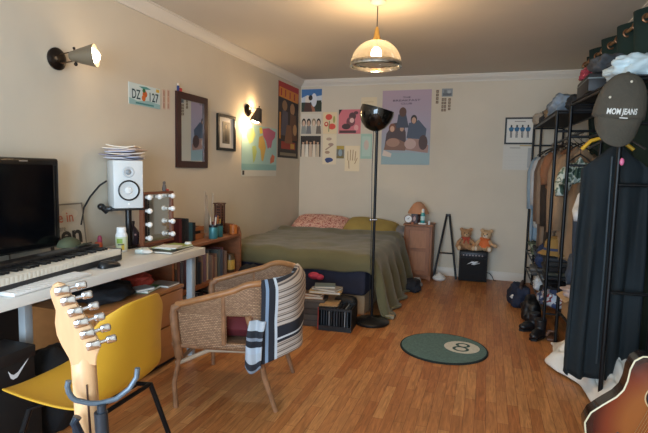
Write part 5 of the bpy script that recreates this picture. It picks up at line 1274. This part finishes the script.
# far rack shelves
GS = 'clothes on the low rack shelves'
def folded(lab, x, y, z, wx, wy, cols, seed, grp=GS):
    t = thing('folded_clothes', lab, 'folded clothes', (x, y, z), 0, grp); rq = random.Random(seed); zz = 0
    for i, c in enumerate(cols):
        h = rq.uniform(.03, .05)
        mm = MB().m(c if not isinstance(c, str) else mat(c, .9, var=.15))
        mm.box((rq.uniform(-.01, .01), rq.uniform(-.012, .012), zz+h/2), (wx*rq.uniform(.9, 1), wy*rq.uniform(.9, 1), h-.002), (0, 0, rq.uniform(-.06, .06)), .016, 3); part(mm, 'garment', t, sharp=180); zz += h
    return t
camo = ramp_mat('green_camouflage', 'noise', [(0, '#3a4a38'), (.45, '#6f7f66'), (.55, '#2c362b'), (.62, '#98a08a')], 11, .9, coords='Object')
jean = mat('#25375a', .9, var=.25); patt = ramp_mat('red_blue_print', 'noise', [(0, '#2b3c63'), (.42, '#b9c3cf'), (.5, '#8a3a40'), (.56, '#d3d6da'), (.64, '#33456a')], 9, .9, coords='Object')
sh1 = .409
folded('green camouflage clothes stacked at the wall end shelf', .60, 5.82, sh1, .24, .30, [camo, '#5d6a58', camo], 1)
folded('dark clothes stack beside green camouflage stack', .62, 5.42, sh1, .26, .30, ['#2b3138', '#4a5660', '#20242a'], 2)
lump('navy_trousers', 'navy trousers spilling over the low rack shelf', 'trousers', (.565, 4.98, sh1), (.09, .13, .13), jean, 2.7, .3, GS)
t = folded('olive and black clothes stack under the khaki hat', .61, 4.50, sh1, .26, .30, ['#23262b', '#3a3f3a', '#1b1c20', '#2a2d30', '#3a3d42'], 3)
t = thing('bucket_hat', 'khaki hat resting on clothes stack in far rack', 'hat', (.57, 4.47, sh1+.205))
part(MB().m(mat('#8f7340', .9, var=.1)).lathe([(.135, 0), (.13, .008), (.095, .03), (.09, .04), (.082, .10), (.06, .135), (.02, .15), (0, .151)], (0, 0, 0), 32), 'crown', t)
part(MB().m(mat('#2a3d63', .8)).lathe([(.094, .034), (.092, .055), (.0925, .034)], (0, 0, 0), 32, closed=True), 'band', t, 'blue band')
lump('grey_jeans', 'grey blue jeans hanging out of far rack near post', 'jeans', (.70, 4.22, sh1), (.07, .08, .15), '#4b5666', 5.7, .3, GS)
sh2 = .209
folded('grey clothes on bottom shelf nearest the back wall', .61, 5.7, sh2, .25, .3, ['#5a5c5e', '#77797a'], 5)
lump('white_cloth', 'white cloth hanging from the bottom shelf at mid rack', 'cloth', (.53, 4.9, sh2), (.07, .10, .07), '#c3ccd4', 6.7, .35, GS)
lump('patterned_shirt', 'red and blue patterned shirts heaped in bottom shelf', 'shirt', (.60, 4.34, sh2), (.13, .15, .085), patt, 7.7, .35, GS)
lump('black_mound', 'black rucksack on bottom shelf before the patterned shirts', 'bag', (.62, 4.7, sh2), (.11, .10, .09), '#131418', 8.7, .25, GS)
# floor under far rack
GX = 'bags and shoes along the rack floor'
t = thing('navy_bag', 'dark navy bag with brown strap at far rack foot', 'bag', (.355, 5.05, 0), .2)
part(blob(MB().m(mat('#18233a', .8, var=.3)), (0, 0, 0), (.09, .17, .13), 1.9, .25), 'body', t, sharp=180)
part(MB().m(mat('#3a2620', .6)).tube([(-.04, -.12, .12), (-.02, -.1, .20), (.03, .02, .235), (.06, .12, .20), (.05, .17, .12)], .016, 8), 'strap', t)
part(MB().m(mat('#c4c8cc', .6)).box((-.083, -.04, .10), (.01, .06, .04), (0, .3, .1), .004), 'badge', t)
t = thing('black_bag', 'black leather bag on floor in front of far rack', 'bag', (.425, 4.60, 0), 0)
part(blob(MB().m(mat('#0f1013', .5)), (0, 0, 0), (.075, .14, .12), 3.9, .25), 'body', t, sharp=180)
part(MB().m(mat('#0c0d10', .5)).tube([(-.03, -.1, .1), (-.06, -.12, .06), (-.065, -.05, .03), (-.05, .02, .05)], .008, 8), 'strap', t)
def boot(lab, x, y, rz):
    t = thing('ankle_boot', lab, 'boot', (x, y, 0), rz, GX)
    bmat = mat('#131316', .45)
    mb = MB().m(bmat)
    mb.tube([(.0, 0, .02), (0, 0, .08), (.005, 0, .15)], [.04, .042, .046], 14); mb.ball((.05, 0, .045), (.075, .038, .035), 14); mb.ball((.095, 0, .035), (.045, .036, .027), 14)
    o = part(mb, 'upper', t, sharp=180); mod(o, 'REMESH', mode='VOXEL', voxel_size=.006, use_smooth_shade=True)
    part(MB().m(mat('#0b0b0c', .6)).prism([(-.04, -.03), (.05, -.036), (.12, -.03), (.142, 0), (.12, .03), (.05, .036), (-.04, .03)], (0, 0, 0), (1, 0, 0), (0, 1, 0), (0, 0, 1), .016), 'sole', t)
    return t
boot('black ankle boot nearest the camera by mid rack posts', .455, 4.10, math.radians(-120)); boot('black ankle boot behind the nearest boot by rack', .43, 4.28, math.radians(-150))
t = thing('brown_sandal_strap', 'brown leather sandal beside the black boots', 'sandal', (.545, 4.14, 0), math.radians(-95))
part(MB().m(mat('#5a3a26', .6)).box((0, 0, .012), (.24, .08, .024), None, .01), 'sole', t); part(MB().m(mat('#6d4630', .6)).tube([(.04, -.04, .02), (.04, -.02, .06), (.04, .02, .06), (.04, .04, .02)], .012, 8), 'strap', t)
# near rack low shelf and floor
t = thing('cardboard_box', 'tan cardboard box in the bottom of near rack', 'box', (.665, 3.77, .27), math.radians(5))
part(MB().m(mat('#a08260', .8, var=.06)).b2((-.09, -.13, 0), (.10, .13, .16), .002), 'carton', t); part(MB().m(mat('#b99a74', .8)).box((-.112, 0, .15), (.05, .25, .004), (0, -.5, 0)).box((.0, -.15, .145), (.18, .06, .004), (.7, 0, 0)), 'flap', t)
lump('white_pillow', 'white pillow stuffed in near rack beside carton', 'pillow', (.69, 3.42, .27), (.10, .17, .10), '#c4ccd0', 2.6, .2, GX, .06)
lump('striped_scarf', 'white and red scarf beneath the rack jackets', 'scarf', (.62, 3.74, .435), (.08, .09, .04), '#b9a8a4', 3.6, .35, GX)
# white duvet bag spilling on the floor
def spill(u, v):
    # u along the rack (far to near), v across from room side to wall side
    y = 3.95-1.14*u; 
    x0 = .51+.13*u-.12*sin(PI*min(1, max(0, (u-.15)/.5)))**2; x = x0+(.90-x0)*v
    h = .21*(1-abs(2*u-1)**4)*(math.sin(PI*min(1, .02+v*1.1)*.62))
    z = max(.006, h*(1+.55*nz(u*7, v*6, 2)+.55*(1-2*abs(nz(u*9, v*8, 5)))-.2))
    return (x+.02*nz(u*8, v*8), y+.02*nz(v*8, u*8, 4), z)
lin_ = mat('#e3e2dc', .8, var=.06, bump=.3, bscale=25)
mb = MB().m(lin_); mb.grid(spill, 48, 30); 
o = single(mb, 'white_duvet', 'white bundled duvet spilling over floor below dark coat', 'duvet', sharp=180); solid(o, .02, 1, 1)

# ------------------------------------------------------------------ acoustic guitar leaning at right
def guitar_outline(n=72):
    pts = []
    for k in range(n):
        s = k/n*2*PI                # 0 at bottom, going anticlockwise
        # half-outline by height
        pts.append(s)
    def half(h):                     # h 0..1 from tail to neck joint, half width
        P = [(0, 0), (.015, .06), (.05, .112), (.12, .165), (.22, .192), (.32, .19), (.43, .165), (.54, .137), (.62, .127), (.70, .130), (.80, .142), (.88, .143), (.94, .125), (.98, .085), (1, .03)]
        for (a, wa), (b, wb) in zip(P, P[1:]):
            if a <= h <= b:
                f_ = (h-a)/(b-a); return wa+(wb-wa)*f_
        return .03
    hs_ = [0, .004, .012, .025, .045, .07, .1, .14, .18, .22, .27, .32, .38, .43, .48, .54, .58, .62, .66, .70, .75, .8, .84, .88, .91, .94, .96, .98, .992, 1]
    R_ = [(half(h), h*.50) for h in hs_]; Lf = [(-w_, z) for w_, z in reversed(R_)]
    return R_+Lf[:-1]
gz = Vector((.3651, .0400, .9301)).normalized()              # neck direction
gy = Vector((.0288, .9981, -.0542)); gy = (gy-gz*gy.dot(gz)).normalized()   # away from camera (back of guitar)
gx = gy.cross(gz)
GO = Vector((.572, 2.187, .078))
Mg = Matrix((gx, gy, gz)).transposed().to_4x4(); Mg.translation = GO
t = thing('acoustic_guitar', 'sunburst acoustic guitar with cream edging at lower right', 'guitar', M=Mg)
OUT = guitar_outline()
def sunburst():
    m = bpy.data.materials.new('sunburst_lacquer'); m.use_nodes = True
    nt = m.node_tree; N = nt.nodes; b = N['Principled BSDF']; b.inputs['Roughness'].default_value = .18; b.inputs['Coat Weight'].default_value = .5
    tc = N.new('ShaderNodeTexCoord'); mp = N.new('ShaderNodeMapping'); mp.inputs['Location'].default_value = (0, 0, -.24*3.6); mp.inputs['Scale'].default_value = (5.2, .0, 3.6)
    nt.links.new(tc.outputs['Object'], mp.inputs[0])
    gr = N.new('ShaderNodeTexGradient'); gr.gradient_type = 'SPHERICAL'; nt.links.new(mp.outputs[0], gr.inputs[0])
    rp = N.new('ShaderNodeValToRGB'); cr = rp.color_ramp
    cr.elements[0].position = 0; cr.elements[0].color = lin('#2a0f0a'); cr.elements[1].position = .62; cr.elements[1].color = lin('#8f5226')
    for p, h in ((.10, '#48170e'), (.30, '#74301a')):
        e_ = cr.elements.new(p); e_.color = lin(h)
    nt.links.new(gr.outputs['Fac'], rp.inputs[0]); nt.links.new(rp.outputs[0], b.inputs['Base Color']); return m
part(MB().m(mat('#1a100d', .25, coat=.5)).prism(OUT, (0, .0, 0), (1, 0, 0), (0, 0, 1), (0, 1, 0), .085), 'body', t, sharp=50)
inn = [(x*.965, .012+z*.955) for x, z in OUT]
part(MB().m(sunburst()).prism(inn, (0, -.0002, 0), (1, 0, 0), (0, 0, 1), (0, -1, 0), .0022), 'soundboard', t, sharp=50)
part(MB().m(mat('#d9cfae', .35)).tube([(x*.985, -.0012, .004+z*.985) for x, z in OUT], .0034, 8, closed=True), 'binding', t, 'cream binding')
part(MB().m(mat('#0c0807', .8)).lathe([(.048, .0001), (0, .0004)], (0, -.0026, .34), 32, rotz_to((0, -1, 0))), 'sound_hole', t)
part(MB().m(mat('#c9b48a', .4)).tube([(.052*cos(a), -.0028, .34+.052*sin(a)) for a in [2*PI*k/36 for k in range(36)]], .0022, 6, closed=True), 'rosette', t)
part(MB().m(mat('#1a0f0c', .35)).box((0, -.006, .13), (.15, .010, .026), None, .004), 'bridge', t)
part(MB().m(mat('#2a1712', .4)).box((0, -.007, .66), (.05, .008, .55), None, .002).m(mat('#4a2418', .35)).box((0, .006, .72), (.045, .018, .44), None, .006), 'neck', t)
part(MB().m(mat('#1a0f0c', .3)).prism([(-.026, 0), (.026, 0), (.036, .16), (-.036, .16)], (0, .004, .94), (1, 0, 0), (0, 0, 1), (0, 1, 0), .016), 'headstock', t)
for s in (-1, 1):
    for k in range(3): part(MB().m(chrome).cyl((s*.03, .012, .975+.045*k), (s*.052, .012, .975+.045*k), .006).ball((s*.055, .012, .975+.045*k), (.008, .005, .01), 8), 'tuning_peg', t)
for k in range(6): part(MB().m(mat('#b9a27a', .3, .8)).cyl((-.024+.0096*k, -.0135, .13), (-.018+.0072*k, -.0135, .94), .0007, n=6), 'string', t)
part(MB().m(mat('#2a0f0c', .25)).prism([(.03, .28), (.06, .20), (.11, .17), (.13, .21), (.10, .30), (.06, .345), (.052, .31)], (0, -.0026, 0), (1, 0, 0), (0, 0, 1), (0, -1, 0), .0012), 'pickguard', t)

t = thing('foot_rest', 'low black stand holding the sunburst guitar off the floor', 'guitar stand', (.57, 2.24, 0))
part(MB().m(black).box((0, -.01, .03), (.34, .16, .06), None, .012), 'block', t); part(MB().m(mat('#2a2c30', .8)).b2((-.16, -.085, .06), (.16, -.075, .085), .003).b2((-.16, .065, .06), (.16, .075, .085), .003), 'lip', t)

# ------------------------------------------------------------------ daylight, world, camera
al = bpy.data.lights.new('window_daylight', 'AREA'); al.shape = 'RECTANGLE'; al.size = 2.3; al.size_y = 1.7; al.energy = 215; al.color = (.62, .81, 1)
ao = bpy.data.objects.new('window_daylight', al); ao.location = ((WX0+WX1)/2, YF-.16, (WZ0+WZ1)/2); ao.rotation_euler = (PI/2, 0, 0); COL.objects.link(ao)
ao.rotation_euler = Vector((0, 1, -.06)).to_track_quat('-Z', 'Y').to_euler()
wd = bpy.data.worlds.new('sky'); scn.world = wd; wd.use_nodes = True
wd.node_tree.nodes['Background'].inputs[0].default_value = (.62, .78, 1, 1); wd.node_tree.nodes['Background'].inputs[1].default_value = .6

cam = bpy.data.cameras.new('camera'); cam.sensor_width = 36; cam.lens = 490.5/648*36; cam.clip_start = .02
co = bpy.data.objects.new('camera', cam); COL.objects.link(co)
yw, pt, rl = math.radians(18.26), math.radians(5.435), math.radians(1.313)
fw = Vector((-sin(yw)*cos(pt), cos(yw)*cos(pt), -sin(pt))); rt = Vector((cos(yw), sin(yw), 0)); upv = rt.cross(fw)
r2 = rt*cos(rl)+upv*sin(rl); u2 = upv*cos(rl)-rt*sin(rl)
Mx = Matrix((r2, u2, -fw)).transposed().to_4x4(); Mx.translation = (0, 0, 1.272); co.matrix_world = Mx
scn.camera = co
vs_ = scn.view_settings; vs_.view_transform = 'Standard'; vs_.look = 'None'; vs_.exposure = .04; vs_.gamma = 1; vs_.use_curve_mapping = False
